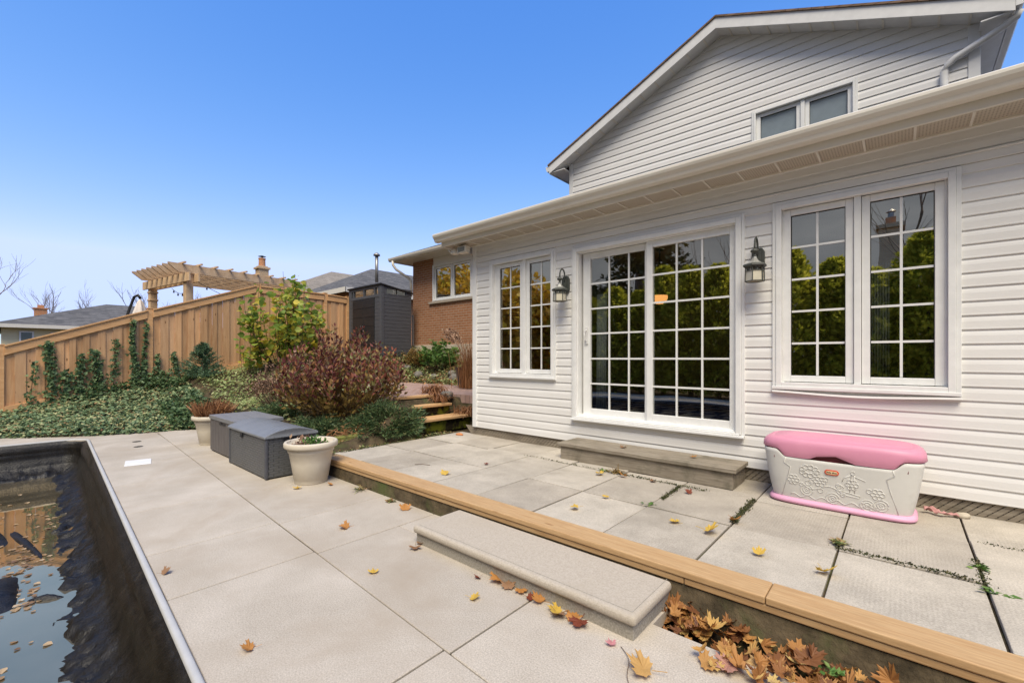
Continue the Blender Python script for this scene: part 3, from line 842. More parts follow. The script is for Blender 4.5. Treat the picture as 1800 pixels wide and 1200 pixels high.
# eave of the sunroom
sf = MB(); sf.box(-5.33, 3.4, 4.44, WY - .02, 3.100, 3.112); sf.build("soffit", M['soffit'], house)
rb = MB()
x = -5.1
while x < 3.4:
    rb.box(x - .008, x + .008, 4.445, WY - .035, 3.090, 3.1005); x += .305
rb.box(-5.33, 3.4, WY - .05, WY - .02, 3.086, 3.1)
rb.build("soffit_rib", M['cream'], house)
fa = MB(); fa.box(-5.35, 3.4, 4.415, 4.44, 3.09, 3.29); fa.box(-5.36, -5.335, 4.44, 4.72, 3.09, 3.30)
fa.box(-5.36, -5.335, 4.72, 8.1, 3.09, 3.29)
fa.build("fascia", M['cream'], house, bevel=.004)
gt = MB()
gp = [(4.412, 3.27), (4.412, 3.155), (4.35, 3.155), (4.335, 3.165), (4.325, 3.195), (4.300, 3.222), (4.292, 3.245), (4.292, 3.268), (4.302, 3.275), (4.304, 3.268), (4.312, 3.225), (4.34, 3.17), (4.405, 3.165), (4.405, 3.27)]
gt.prism(gp, 'x', -5.42, 3.5)
gt.build("gutter", M['cream'], house, bevel=.003)
rf = MB()
rf.add([(-5.40, 4.33, 3.285), (3.5, 4.33, 3.285), (3.5, 8.095, 4.30), (-1.6, 8.095, 4.30), (-5.40, 8.095, 3.285)], [(0, 1, 2, 3), (0, 3, 4), (4, 3, 2, 1, 0)])
rf.build("roof", M['shingle'], house)

# windows and door -------------------------------------------------
def rect_frame(mb, x0, x1, z0, z1, w, y0, y1, wt=None, wb=None):
    wt = wt or w; wb = wb or w
    mb.box(x0, x0 + w, y0, y1, z0, z1); mb.box(x1 - w, x1, y0, y1, z0, z1)
    mb.box(x0 + w, x1 - w, y0, y1, z1 - wt, z1); mb.box(x0 + w, x1 - w, y0, y1, z0, z0 + wb)
def window(label, o, sashes, yw, cols, rows, casing=.062, gmat=None, sill=True, tmat=None):
    tmat = tmat or M['trim']
    x0, x1, z0, z1 = o
    w = MB()
    rect_frame(w, x0 - .012, x1 + .012, z0 - .012, z1 + .012, .030, yw - .030, yw + .004)          # J channel
    rect_frame(w, x0 + .018, x1 - .018, z0 + .018, z1 - .018, casing - .018, yw - .040, yw + .09)   # casing
    for a, b in zip(sashes[:-1], sashes[1:]):                                                         # mullion
        w.box(a[1] + .003, b[0] - .003, yw - .012, yw + .085, z0 + casing, z1 - casing)
    if sashes[0][0] > x0 + casing: w.box(x0 + casing, sashes[0][0] + .004, yw + .012, yw + .085, z0 + casing, z1 - casing)
    if sashes[-1][1] < x1 - casing: w.box(sashes[-1][1] - .004, x1 - casing, yw + .012, yw + .085, z0 + casing, z1 - casing)
    if sill: w.box(x0 - .012, x1 + .012, yw - .050, yw - .04, z0 - .004, z0 + .026)
    f = w.build("window", tmat, house, bevel=.004)
    if label: f["label"] = label
    za, zb = z0 + casing + .006, z1 - casing - .006
    for a, b in sashes:
        sbm = MB(); rect_frame(sbm, a, b, za, zb, .056, yw + .008, yw + .055)
        sbm.build("sash", tmat, f, bevel=.005)
        gx0, gx1, gz0, gz1 = a + .056, b - .056, za + .056, zb - .056
        p = MB(); p.box(gx0 - .004, gx1 + .004, yw + .036, yw + .041, gz0 - .004, gz1 + .004)
        p.build("pane", gmat or M['glass'], f)
        k = MB(); rect_frame(k, gx0 - .001, gx1 + .001, gz0 - .001, gz1 + .001, .006, yw + .026, yw + .0355)
        k.build("gasket", M['dark_gap'], f)
        if cols > 1:
            mu = MB()
            for c in range(1, cols):
                x = lerp(gx0, gx1, c / cols); mu.box(x - .009, x + .009, yw + .028, yw + .0345, gz0 + .005, gz1 - .005)
            for r in range(1, rows):
                z = lerp(gz0, gz1, r / rows)
                for c in range(cols):
                    xa = gx0 + .005 if c == 0 else lerp(gx0, gx1, c / cols) + .009
                    xb = gx1 - .005 if c == cols - 1 else lerp(gx0, gx1, (c + 1) / cols) - .009
                    mu.box(xa, xb, yw + .028, yw + .0345, z - .009, z + .009)
            mu.build("muntin_grid", M['trim'], f)
    return f
fR = window("wide casement window beside the pink chest", WR, [(-.816, -.300), (-.246, .258)], WY, 2, 5)
window("narrow casement window near the corner", WL, [(-4.488, -3.985), (-3.925, -3.42 - .068 + .06)], WY, 2, 5)
# sagging trim strip under the wide window
sg = MB()
for i in range(12):
    a, b = lerp(-.9, .35, i / 12), lerp(-.9, .35, (i + 1) / 12)
    d = lambda x: .022 * math.sin(math.pi * (x + .9) / 1.25) ** 1.5
    sg.add([(a, WY - .046, 1.078 - d(a)), (b, WY - .046, 1.078 - d(b)), (b, WY - .05, 1.062 - d(b)), (a, WY - .05, 1.062 - d(a)), (a, WY - .01, 1.06 - d(a)), (b, WY - .01, 1.06 - d(b))],
           [(0, 1, 2, 3), (3, 2, 5, 4)])
sg.build("sagging_sill", M['siding'], fR)

x0, x1, z0, z1 = DR
dm = MB()
rect_frame(dm, x0 - .012, x1 + .012, z0 + .0, z1 + .012, .030, WY - .030, WY + .004)
rect_frame(dm, x0 + .018, x1 - .018, z0 + .025, z1 - .018, .05, WY - .045, WY + .13, None, .02)
rect_frame(dm, x0 + .05, x1 - .05, z0 + .04, z1 - .05, .03, WY - .02, WY + .12, None, .02)
dm.box(x0 - .01, x1 + .01, WY - .065, WY - .03, z0 - .012, z0 + .012)
dm.box(x0 + .03, x1 - .03, WY - .055, WY - .045, z0 + .012, z0 + .03)
door = dm.build("sliding_door", M['trim'], house, bevel=.005)
for (a, b, ya, sl, zlo, zhi) in ((-3.03, -2.10, WY + .06, .105, .655, 2.69), (-2.165, -1.215, WY + .015, .075, .655, 2.695)):
    sb = MB(); rect_frame(sb, a, b, zlo, zhi, sl if b < -1.5 else .072, ya, ya + .04, .075, .085)
    sb.build("door_panel", M['trim'], door, bevel=.005)
    l = sl if b < -1.5 else .072
    gx0, gx1, gz0, gz1 = a + l, (b - l), zlo + .085, zhi - .075
    if b < -1.5: gx1 = -2.10 - .03
    p = MB(); p.box(gx0 - .004, gx1 + .004, ya + .022, ya + .027, gz0 - .004, gz1 + .004); p.build("pane", M['glass_door'], door)
    mu = MB()
    for c in range(1, 3):
        xx = lerp(gx0, min(gx1, -2.15) if b < -1.5 else gx1, c / 3); mu.box(xx - .010, xx + .010, ya + .012, ya + .0205, gz0, gz1)
    for r in range(1, 6):
        z = lerp(gz0, gz1, r / 6)
        e = min(gx1, -2.15) if b < -1.5 else gx1
        for c in range(3):
            xa = gx0 if c == 0 else lerp(gx0, e, c / 3) + .010
            xb = gx1 if c == 2 else lerp(gx0, e, (c + 1) / 3) - .010
            mu.box(xa, xb, ya + .012, ya + .0205, z - .010, z + .010)
    mu.build("muntin_grid", M['trim'], door)
hd = MB(); hd.box(-2.995, -2.955, WY + .045, WY + .06, 1.55, 1.76); hd.tube([(-2.975, WY + .05, 1.58), (-2.975, WY + .015, 1.60), (-2.975, WY + .01, 1.66), (-2.975, WY + .015, 1.71), (-2.975, WY + .05, 1.73)], .009, 8)
hd.build("door_handle", M['upper_trim'], door, smooth=False)

# room behind the glass
rm = MB()
rm.box(-4.9, 3.2, 8.0, 8.06, .55, 3.05); rm.box(3.2, 3.25, 4.85, 8.0, .55, 3.05); rm.box(-4.93, -4.9, 4.85, 8.0, .55, 3.05); rm.box(-4.9, 3.2, 4.86, 8.0, 3.0, 3.05)
rm.build("room_wall", M['room'], house)
rfm = MB(); rfm.box(-4.9, 3.2, 4.86, 8.0, .50, .56); rfm.build("room_floor", M['room_floor'], house)

# upper gable
UY = 8.10
UX0, UX1, UPX, UPZ, USL = -5.42, .74, -2.33, 7.09, .43
def roof_top(x): return UPZ - USL * abs(x - UPX)
um = MB()
UW = (-1.83, -.47, 4.45, 5.42)
def uclip(z):
    d = (UPZ - .17 - z) / USL
    return (UPX - d, UPX + d)
siding(um, UY, UX0 + .02, UX1 - .02, 3.18, 6.93, .1275, [UW], uclip, .016)
um.build("gable_siding", M['siding'], house)
ub = MB()
ub.box(UX0 - .02, UX0 + .075, UY - .03, UY + .02, 3.2, roof_top(UX0) - .17); ub.build("gable_corner_board", M['upper_trim'], house, bevel=.004)
ub = MB(); ub.box(UX1 - .09, UX1 + .02, UY - .03, UY + .02, 3.2, roof_top(UX1) - .17); ub.build("gable_corner_board", M['upper_trim'], house, bevel=.004)
uw = MB(); uw.box(UX0, UX0 + .03, UY + .02, 17, .3, 5.55); uw.box(UX1 - .03, UX1, UY + .02, 17, .3, 5.55); uw.box(UX0 + .03, UX1 - .03, UY + .12, UY + .14, .6, 4.2)
uw.build("upper_wall", M['siding'], house)
fU = window("small upper window above the sunroom roof", UW, [(-1.775, -1.165), (-1.105, -.525)], UY, 1, 1, .05, glass_mat('upper_glass', .06, (.99, .99, .99)), False, M['trim'])
bl = MB(); bl.box(-1.72, -1.22, UY + .045, UY + .052, 4.56, 5.31); bl.box(-1.05, -.58, UY + .045, UY + .052, 4.56, 5.31); bl.build("roller_blind", plain('grey_blind', (.26, .32, .37), .9), fU)
BY = 7.82
for s in (-1, 1):                                        # two slopes
    xe = -5.80 if s < 0 else 1.02
    b = MB(); b.prism([(UPX, UPZ), (xe, roof_top(xe)), (xe, roof_top(xe) - .185), (UPX, UPZ - .185)], 'y', BY, BY + .025)
    b.build("barge_board", M['upper_trim'], house, bevel=.004)
    b = MB(); b.prism([(UPX, UPZ - .175), (xe, roof_top(xe) - .175), (xe, roof_top(xe) - .162), (UPX, UPZ - .162)], 'y', BY + .026, UY - .001)
    b.build("rake_soffit", M['upper_trim'], house)
    n = 12
    for i in range(n):
        b = MB()
        x = lerp(UPX, xe, (i + .7) / n)
        b.add([(x - .012, BY + .03, roof_top(x - .012) - .178), (x + .012, BY + .03, roof_top(x + .012) - .178), (x + .012, UY - .016, roof_top(x + .012) - .178), (x - .012, UY - .016, roof_top(x - .012) - .178),
               (x - .012, BY + .03, roof_top(x - .012) - .188), (x + .012, BY + .03, roof_top(x + .012) - .188), (x + .012, UY - .016, roof_top(x + .012) - .188), (x - .012, UY - .016, roof_top(x - .012) - .188)],
              [(0, 1, 2, 3), (7, 6, 5, 4), (0, 4, 5, 1), (1, 5, 6, 2), (2, 6, 7, 3), (3, 7, 4, 0)])
        b.build("soffit_rib", M['cream'], house)
    b = MB(); b.prism([(UPX, UPZ + .0), (xe + s * .03, roof_top(xe + s * .03)), (xe + s * .03, roof_top(xe + s * .03) + .03), (UPX, UPZ + .03)], 'y', BY - .02, 17.2)
    b.build("gable_roof", M['shingle_brown'], house)
    b = MB(); xw = UX0 if s < 0 else UX1
    ze = roof_top(xe) - .19
    b.box(min(xe, xe - s * .025), max(xe, xe - s * .025), BY + .026, 17, ze + .0, roof_top(xe) - .01)
    b.box(min(xw, xe - s * .03), max(xw, xe - s * .03), BY + .026, 17, ze + .02, ze + .035)
    b.build("eave_fascia", M['upper_trim'], house)
    b = MB(); b.prism([(xe + s * .002, ze + .17), (xe + s * .002, ze + .06), (xe + s * .06, ze + .06), (xe + s * .085, ze + .12), (xe + s * .09, ze + .17)], 'y', BY + .0, 17)
    b.build("gutter", M['upper_trim'], house)
ds = MB()
ds.tube([(1.06, 7.90, 5.50), (1.04, 7.92, 5.44), (.95, 7.97, 5.40), (.53, 8.03, 5.23), (.46, 8.04, 5.18), (.43, 8.045, 5.10), (.43, 8.045, 4.95), (.43, 8.045, 4.2)], .042, 10)
ds.build("downspout", M['upper_trim'], house, smooth=True)

# brick wing
BRY = 8.40
bw = MB()
WB = (-10.58, -8.86, 3.05, 4.30)
for (a, b, c, d) in [(-11.57, WB[0], 1.76, 4.38), (WB[1], UX0, 1.76, 4.38), (WB[0], WB[1], 1.76, 3.0)]:
    bw.box(a, b, BRY, BRY + .2, c, d)
bw.box(-11.57, -11.37, BRY + .2, 16, 1.76, 4.38)
bw.build("brick_wall", M['brick'], house)
fn = MB(); fn.box(-11.60, UX0, BRY - .03, BRY + .25, .4, 1.758); fn.build("foundation", M['foundation'], house, bevel=.01)
st = MB(); st.box(-10.72, -8.72, BRY - .06, BRY + .15, 2.985, 3.05); st.build("stone_sill", plain('stone_sill', (.40, .34, .27), .9), house, bevel=.006)
fz = MB(); fz.box(WB[0], WB[1], BRY + .02, BRY + .1, 4.14, 4.38); fz.build("frieze_board", M['siding'], house)
window("plain two-pane window in the brick wall", (WB[0], WB[1], 3.05, 4.14), [(-10.52, -9.745), (-9.695, -8.92)], BRY + .02, 1, 1, .05, M['glass'], False)
bk = MB(); bk.box(-10.5, -8.9, BRY + .5, BRY + .52, 2.9, 4.4); bk.build("room_wall", M['room'], house)
es = MB(); es.box(-11.93, UX0, 7.92, 16.4, 4.36, 4.375); es.build("soffit", M['cream'], house)
ef = MB(); ef.box(-11.95, UX0, 7.90, 7.92, 4.34, 4.47); ef.box(-11.95, -11.93, 7.92, 16.4, 4.34, 4.47); ef.build("fascia", M['cream'], house, bevel=.004)
eg = MB(); eg.prism([(7.898, 4.47), (7.898, 4.37), (7.84, 4.37), (7.81, 4.42), (7.80, 4.47), (7.81, 4.475)], 'x', -12.06, UX0); eg.build("gutter", M['cream'], house, bevel=.003)
hr = MB()
hr.add([(-12.05, 7.83, 4.48), (UX0, 7.83, 4.48), (UX0, 12.1, 6.3), (-7.8, 12.1, 6.3), (-12.05, 16.4, 4.48), (UX0, 16.4, 4.48)], [(0, 1, 2, 3), (0, 3, 4), (4, 3, 2, 5), (0, 4, 5, 1)])
hr.build("hip_roof", M['shingle_dark'], house)
bd_ = MB()
bd_.tube([(-11.86, 7.85, 4.38), (-11.86, 7.86, 4.25), (-11.82, 7.95, 4.12), (-11.64, 8.28, 3.88), (-11.60, 8.34, 3.78), (-11.60, 8.35, 3.3)], .04, 10)
bd_.build("downspout", M['cream'], house, smooth=True)
bd2 = MB(); bd2.tube([(-11.47, 8.33, 2.7), (-11.47, 8.33, 1.3)], .035, 10); bd2.build("drain_pipe", M['metal'], house)
# house body behind, so that other viewpoints see no gap
hb = MB(); hb.box(3.3, 3.32, WY, 17, .2, 3.2); hb.box(UX1, 3.3, 8.1, 8.12, .2, 4.3); hb.build("end_wall", M['siding'], house)

# ------------------------------------------------------------------ lanterns, flood light
def lantern():
    t = empty("wall_lantern", (0, 0, 0))
    b = MB(); b.prism([(-.035, -.105), (.035, -.105), (.055, -.07), (.055, .07), (.035, .105), (-.035, .105), (-.055, .07), (-.055, -.07)], 'y', -.03, 0)
    b.prism([(-.028, -.07), (.028, -.07), (.028, .07), (-.028, .07)], 'y', -.045, -.03)
    b.build("backplate", M['iron'], t, bevel=.004)
    pts = [(0, -.04, .03)] + [(0, -.04 - .055 * (1 - math.cos(a)) , .10 + .09 * math.sin(a)) for a in np.linspace(0, math.pi, 12)] + [(0, -.15, .075)]
    b = MB(); b.tube(pts, .0095, 8); b.build("arm", M['iron'], t, smooth=True)
    b = MB(); b.lathe([(.006, .085), (.012, .08), (.034, .066), (.038, .055), (.028, .045), (.012, .035), (.012, .02), (.02, .012), (.012, .0)], (0, -.15, 0), 16); b.build("finial", M['iron'], t, smooth=True)
    b = MB(); b.lathe([(.014, .012), (.022, -.012), (.042, -.04), (.078, -.062)], (0, -.15, 0), 6); b.build("cap", plain('lantern_cap', (.30, .30, .28), .18, .8), t)
    b = MB(); b.lathe([(.078, -.060), (.100, -.070), (.104, -.082), (.094, -.094), (.080, -.094)], (0, -.15, 0), 6)
    for k in range(6):
        a = 2 * math.pi * (k + .5) / 6
        b.bar((.080 * math.cos(a), -.15 + .080 * math.sin(a), -.094), (.084 * math.cos(a), -.15 + .084 * math.sin(a), -.225), .007, .007)
        a2 = 2 * math.pi * (k + 1.5) / 6
        b.bar((.084 * math.cos(a), -.15 + .084 * math.sin(a), -.225), (.084 * math.cos(a2), -.15 + .084 * math.sin(a2), -.225), .006, .006)
        b.bar((.081 * math.cos(a), -.15 + .081 * math.sin(a), -.13), (.081 * math.cos(a2), -.15 + .081 * math.sin(a2), -.13), .003, .004)
        am = (a + a2) / 2
        b.bar((.068 * math.cos(am), -.15 + .068 * math.sin(am), -.094), (.069 * math.cos(am), -.15 + .069 * math.sin(am), -.132), .014, .004)
    b.build("cage", M['iron'], t)
    b = MB(); b.lathe([(.074, -.096), (.076, -.128)], (0, -.15, 0), 6, cap=False); b.build("clear_glass", glass_mat('lantern_clear', .35), t)
    b = MB(); b.lathe([(.076, -.131), (.079, -.222)], (0, -.15, 0), 6, cap=False); b.build("tinted_glass", surf('beige_glass', (.50, .46, .36), (.60, .56, .45), 9, rough=.25, spec=.6), t)
    b = MB(); b.lathe([(.006, -.085), (.012, -.1), (.012, -.16), (.0, -.17)], (0, -.15, 0), 8); b.build("bulb_holder", M['cream'], t)
    return t
la = lantern()
lb_ = copy_tree(la)
la.location = (-3.235, WY - .012, 2.315); tag(la, "dark bronze wall lantern between the narrow window and the sliding door", "wall lantern", "lanterns on the sunroom wall")
lb_.location = (-1.02, WY - .012, 2.315); tag(lb_, "dark bronze wall lantern between the sliding door and the wide window", "wall lantern", "lanterns on the sunroom wall")

fd = empty("flood_light", (-5.08, 4.62, 3.095), "cream twin-head flood light under the left end of the sunroom eave", "flood light")
b = MB(); b.lathe([(.05, 0), (.05, -.02), (.03, -.035), (.0, -.04)], (-5.08, 4.62, 3.1), 16); b.build("mount", M['cream'], fd, smooth=True)
b = MB(); b.box(-5.08, -4.90, 4.50, 4.60, 2.965, 3.065); b.tube([(-5.06, 4.6, 3.06), (-5.02, 4.57, 3.03)], .012); b.build("lamp_head", M['cream'], fd, bevel=.008)
b = MB(); b.box(-5.06, -4.92, 4.494, 4.499, 2.982, 3.048); b.build("lamp_glass", plain('flood_glass', (.20, .20, .17), .15, .6), fd)
b = MB(); b.lathe([(.02, .08), (.05, .05), (.062, -.01), (.055, -.02)], (-5.20, 4.56, 3.0), 14); b.tube([(-5.1, 4.61, 3.07), (-5.19, 4.57, 3.06)], .012); b.tube([(-5.28, 4.5, 3.05), (-5.18, 4.48, 2.97)], .008)
b.build("lamp_head", M['cream'], fd, smooth=True)

# ------------------------------------------------------------------ inside the sunroom
rug = MB()
for i in range(9):
    for j in range(6):
        rug.box(-4.0 + i * .42, -4.0 + i * .42 + .40, 5.3 + j * .42, 5.3 + j * .42 + .40, .562, .572, (i + j) % 2)
        rug.box(-4.0 + i * .42 + .12, -4.0 + i * .42 + .28, 5.3 + j * .42 + .12, 5.3 + j * .42 + .28, .572, .575, (i + j + 1) % 2)
solo(rug, "patterned_rug", [plain('rug_cream', (.80, .72, .58), .95), plain('rug_brown', (.10, .04, .028), .95)], (-2.1, 6.5, .56), "brown and cream squares rug on the sunroom floor behind the sliding door", "rug")
LX, LY, LZ = -2.70, 6.4, 2.22
lamp = empty("ceiling_lamp", (LX, LY, 3.0), "glowing amber bowl ceiling lamp seen through the sliding door", "lamp")
b = MB(); b.tube([(LX, LY, 3.0), (LX, LY, LZ + .1)], .012); b.lathe([(.06, 3.0), (.06, 2.97)], (LX, LY, 0), 16); b.build("lamp_stem", M['iron'], lamp)
m, nt, bs = new_mat('lamp_glow'); bs.inputs['Base Color'].default_value = (.8, .4, .15, 1); bs.inputs['Emission Color'].default_value = (1, .42, .12, 1); bs.inputs['Emission Strength'].default_value = 1.7
b = MB(); b.lathe([(.115, LZ + .08), (.12, LZ + .05), (.10, LZ), (.05, LZ - .04), (0.001, LZ - .045)], (LX, LY, 0), 24); b.build("lamp_shade", m, lamp, smooth=True)
def curtain(x0, x1, y, z0, z1, label):
    c = MB(); n = 40
    v = []
    for i in range(n + 1):
        x = lerp(x0, x1, i / n); yy = y + .03 * math.sin(i * 1.1) + .01 * math.sin(i * .37)
        v += [(x, yy, z0), (x, yy + .02, z1)]
    c.add(v, [(2 * i, 2 * i + 2, 2 * i + 3, 2 * i + 1) for i in range(n)])
    o = solo(c, "curtain", plain('pale_curtain', (.34, .36, .38), .9), ((x0 + x1) / 2, y, z0), label, "curtain", smooth=True)
    s = o.modifiers.new("thick", 'SOLIDIFY'); s.thickness = .004
curtain(-.20, -.07, 5.02, 1.0, 2.2, "pale grey curtain hanging behind the wide casement window")
curtain(-2.98, -2.84, 5.05, .6, 2.2, "pale grey curtain gathered behind the left edge of the sliding door")
# ------------------------------------------------------------------ terrace edging, steps
ed = empty("timber_edging", (-1, 2.55, 0), "long new pine timber edging laid on dark mossy timbers between terrace and concrete deck", "edging")
def planks(cuts, y0, y1, z0, z1, name):
    for a, b in zip(cuts[:-1], cuts[1:]):
        m_ = MB(); m_.box(a + .0015, b - .0015, y0, y1, z0, z1); m_.build(name, M['new_wood'], ed, bevel=.007, seg=3)
planks([-5.14, -2.93, -.50, 1.45, 3.2], 2.452, 2.642, .164, .202, "cap_board")
planks([-5.12, -3.36, -.90, 1.1, 3.2], 2.460, 2.640, .124, .162, "under_board")
for a, b in zip([-5.1, -3.72, -2.0, -.86, .9], [-3.73, -2.01, -.87, .89, 3.2]):
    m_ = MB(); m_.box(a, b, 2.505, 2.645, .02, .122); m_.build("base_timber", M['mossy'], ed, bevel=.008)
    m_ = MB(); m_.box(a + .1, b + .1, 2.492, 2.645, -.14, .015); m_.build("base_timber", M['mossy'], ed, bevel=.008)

cs = empty("concrete_step", (-1.84, 2.2, 0), "pale precast concrete step with rounded nosing on the deck against the timber edging", "step")
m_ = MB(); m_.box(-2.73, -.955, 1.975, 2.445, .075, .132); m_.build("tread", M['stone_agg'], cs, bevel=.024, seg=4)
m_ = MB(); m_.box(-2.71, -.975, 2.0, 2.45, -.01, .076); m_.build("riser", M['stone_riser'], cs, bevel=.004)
m_ = MB()
m_.box(-2.70, -.985, 2.012, 2.015, .1318, .1335); m_.box(-.988, -.985, 2.015, 2.44, .1318, .1335); m_.build("trowel_line", M['stone_riser'], cs)

ws = empty("wooden_step", (-2.06, 4.5, .185), "low grey weathered wooden box step below the sliding door", "step")
for a, b in ((4.262, 4.40), (4.404, 4.55), (4.554, 4.70)):
    m_ = MB(); m_.box(-3.045, -1.10, a, b, .340, .378); m_.build("tread_board", M['old_wood'], ws, bevel=.006)
m_ = MB(); m_.box(-3.01, -1.13, 4.285, 4.323, .186, .339); m_.build("riser_board", M['old_wood'], ws, bevel=.004)
for x in (-3.01, -1.168):
    m_ = MB(); m_.box(x, x + .038, 4.325, 4.70, .186, .339); m_.build("end_board", M['old_wood'], ws, bevel=.004)

gs = empty("garden_steps", (-6.0, 4.7, .18), "short flight of three pale pine steps climbing from the terrace to the brick patio", "steps")
for (xf, xb, y0, y1, z) in ((-5.66, -6.02, 4.10, 5.42, .385), (-5.98, -6.32, 4.28, 5.18, .575), (-6.24, -6.42, 4.22, 4.98, .715)):
    m_ = MB(); m_.box(xb, xf, y0, y1, z - .042, z); m_.build("tread", M['tread'], gs, bevel=.006)
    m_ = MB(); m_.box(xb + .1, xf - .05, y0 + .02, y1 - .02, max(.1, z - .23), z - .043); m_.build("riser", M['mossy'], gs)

bedw = empty("garden_bed_wall", (-6.5, 3, 0), "mossy green timber retaining wall around the shrub bed beside the steps", "retaining wall")
m_ = MB(); m_.box(-5.74, -5.60, 2.78, 4.10, .03, .175); m_.build("timber", M['mossy'], bedw, bevel=.01)
m_ = MB(); m_.box(-5.75, -5.61, 2.76, 4.12, .178, .315); m_.build("timber", M['green_timber'], bedw, bevel=.012)
for k, (z0, z1) in enumerate(((.0, .14), (.144, .28), (.284, .42))):
    x0_ = (-7.6, -7.9, -7.4)[k]
    m_ = MB(); m_.box(-10.3, x0_ if k else -5.75, 2.62 + .012 * k, 2.75 + .012 * k, z0, z1); m_.build("timber", M['mossy'], bedw, bevel=.01)
m_ = MB(); m_.box(-7.9, -5.76, 2.632, 2.762, .144, .30); m_.build("timber", M['mossy'], bedw, bevel=.01)
st_ = MB(); st_.box(-11.0, -10.15, 3.55, 3.72, .55, .86); solo(st_, "timber_post_stub", M['mossy'], (-10.6, 3.6, .55), "short dark upright timber edging standing among the lime groundcover", "timber", bevel=.01)

# ------------------------------------------------------------------ deck boxes, planters, toy chest
dx = empty("deck_box", (-5.97, 2.16, 0), "charcoal resin wicker deck box with domed grey lid, nearest the large planter", "deck box", "deck boxes on the pool deck")
A = (-6.58, -5.33, 1.875, 2.46)
m_ = MB(); m_.box(A[0] + .01, A[1] - .01, A[2] + .01, A[3] - .01, .012, .475); m_.build("body", M['wicker'], dx, bevel=.012)
m_ = MB()
for x in (A[0], A[1] - .035):
    for y in (A[2], A[3] - .035): m_.box(x, x + .035, y, y + .035, .01, .478)
m_.build("corner_post", M['shed_grey'], dx, bevel=.01)
def arcz(y): t = (y - A[2]) / (A[3] - A[2]) * 2 - 1; return .488 + .072 * (1 - t * t)
n = 14; prof = [(lerp(A[2] - .012, A[3] + .012, i / n), arcz(lerp(A[2], A[3], i / n))) for i in range(n + 1)]
m_ = MB(); m_.prism([(A[2] - .012, .462)] + prof + [(A[3] + .012, .462)], 'x', A[0] - .012, A[1] + .012); m_.build("lid", M['wicker_lid'], dx, bevel=.008)
m_ = MB(); m_.box(A[1] - .02, A[1] + .014, 2.05, 2.30, .455, .462); m_.box(A[1] - .004, A[1] + .003, 2.08, 2.26, .37, .452)
m_.build("handle_recess", M['shed_black'], dx, bevel=.003)
m_ = MB(); m_.box(-6.13, -6.06, A[2] - .006, A[2] + .02, .40, .475); m_.box(-6.12, -6.07, A[2] - .012, A[2], .40, .425); m_.build("latch", M['shed_black'], dx, bevel=.003)
m_ = MB()
for x in (A[0] + .1, A[1] - .15):
    for y in (A[2] + .04, A[3] - .09): m_.box(x, x + .05, y, y + .05, 0, .012)
m_.build("foot", M['shed_black'], dx)

db = empty("deck_box", (-7.15, 2.24, 0), "brown grey plank textured deck box with flat lid, behind the domed one", "deck box", "deck boxes on the pool deck")
B = (-7.70, -6.62, 1.955, 2.56)
m_ = MB()
for i in range(8):
    a, b = lerp(B[0], B[1], i / 8), lerp(B[0], B[1], (i + 1) / 8)
    m_.box(a + .002, b - .002, B[2], B[2] + .03, .02, .47)
for i in range(4):
    a, b = lerp(B[2] + .03, B[3], i / 4), lerp(B[2] + .03, B[3], (i + 1) / 4)
    m_.box(B[1] - .03, B[1], a + .002, b - .002, .02, .47); m_.box(B[0], B[0] + .03, a + .002, b - .002, .02, .47)
m_.box(B[0] + .03, B[1] - .03, B[2] + .03, B[3], .02, .46)
m_.build("body", M['plank_resin'], db, bevel=.004)
m_ = MB()
for i in range(5):
    a, b = lerp(B[2] - .012, B[3] + .012, i / 5), lerp(B[2] - .012, B[3] + .012, (i + 1) / 5)
    m_.box(B[0] - .012, B[1] + .012, a + .001, b - .001, .475, .53)
m_.build("lid", M['plank_lid'], db, bevel=.005)
m_ = MB(); m_.box(-7.27, -7.0, B[2] - .006, B[2] + .0, .43, .452); m_.box(-7.17, -7.13, B[2] - .014, B[2] - .006, .445, .465); m_.build("slot_handle", M['shed_black'], db, bevel=.002)
m_ = MB(); m_.box(B[0] + .04, B[1] - .04, B[2] + .03, B[3] - .03, 0, .02); m_.build("base", M['shed_black'], db)

def planter(scale=1.0):
    t = empty("planter_pot", (0, 0, 0))
    s = scale
    b = MB(); b.lathe([(.165 * s, 0), (.17 * s, .01), (.172 * s, .05), (.178 * s, .055), (.205 * s, .22), (.226 * s, .335), (.236 * s, .345), (.240 * s, .375), (.232 * s, .385), (.232 * s, .39), (.250 * s, .39), (.272 * s, .395), (.278 * s, .41), (.278 * s, .44), (.268 * s, .455), (.250 * s, .456), (.240 * s, .448), (.232 * s, .40)], (0, 0, 0), 48)
    b.build("pot_body", M['pot'], t, smooth=True)
    b = MB(); b.lathe([(.236 * s, .405), (.12 * s, .418), (.001, .412)], (0, 0, 0), 32, cap=False); b.build("soil", M['potsoil'], t, smooth=True)
    return t
p1 = planter(); p2 = copy_tree(p1)
p1.location = (-4.93, 2.21, 0); tag(p1, "cream planter pot with green sprigs, standing right of the domed deck box", "planter", "cream plastic planters")
p2.location = (-8.28, 2.13, 0); tag(p2, "cream planter pot of dry brown stalks, standing left of the deck boxes", "planter", "cream plastic planters")
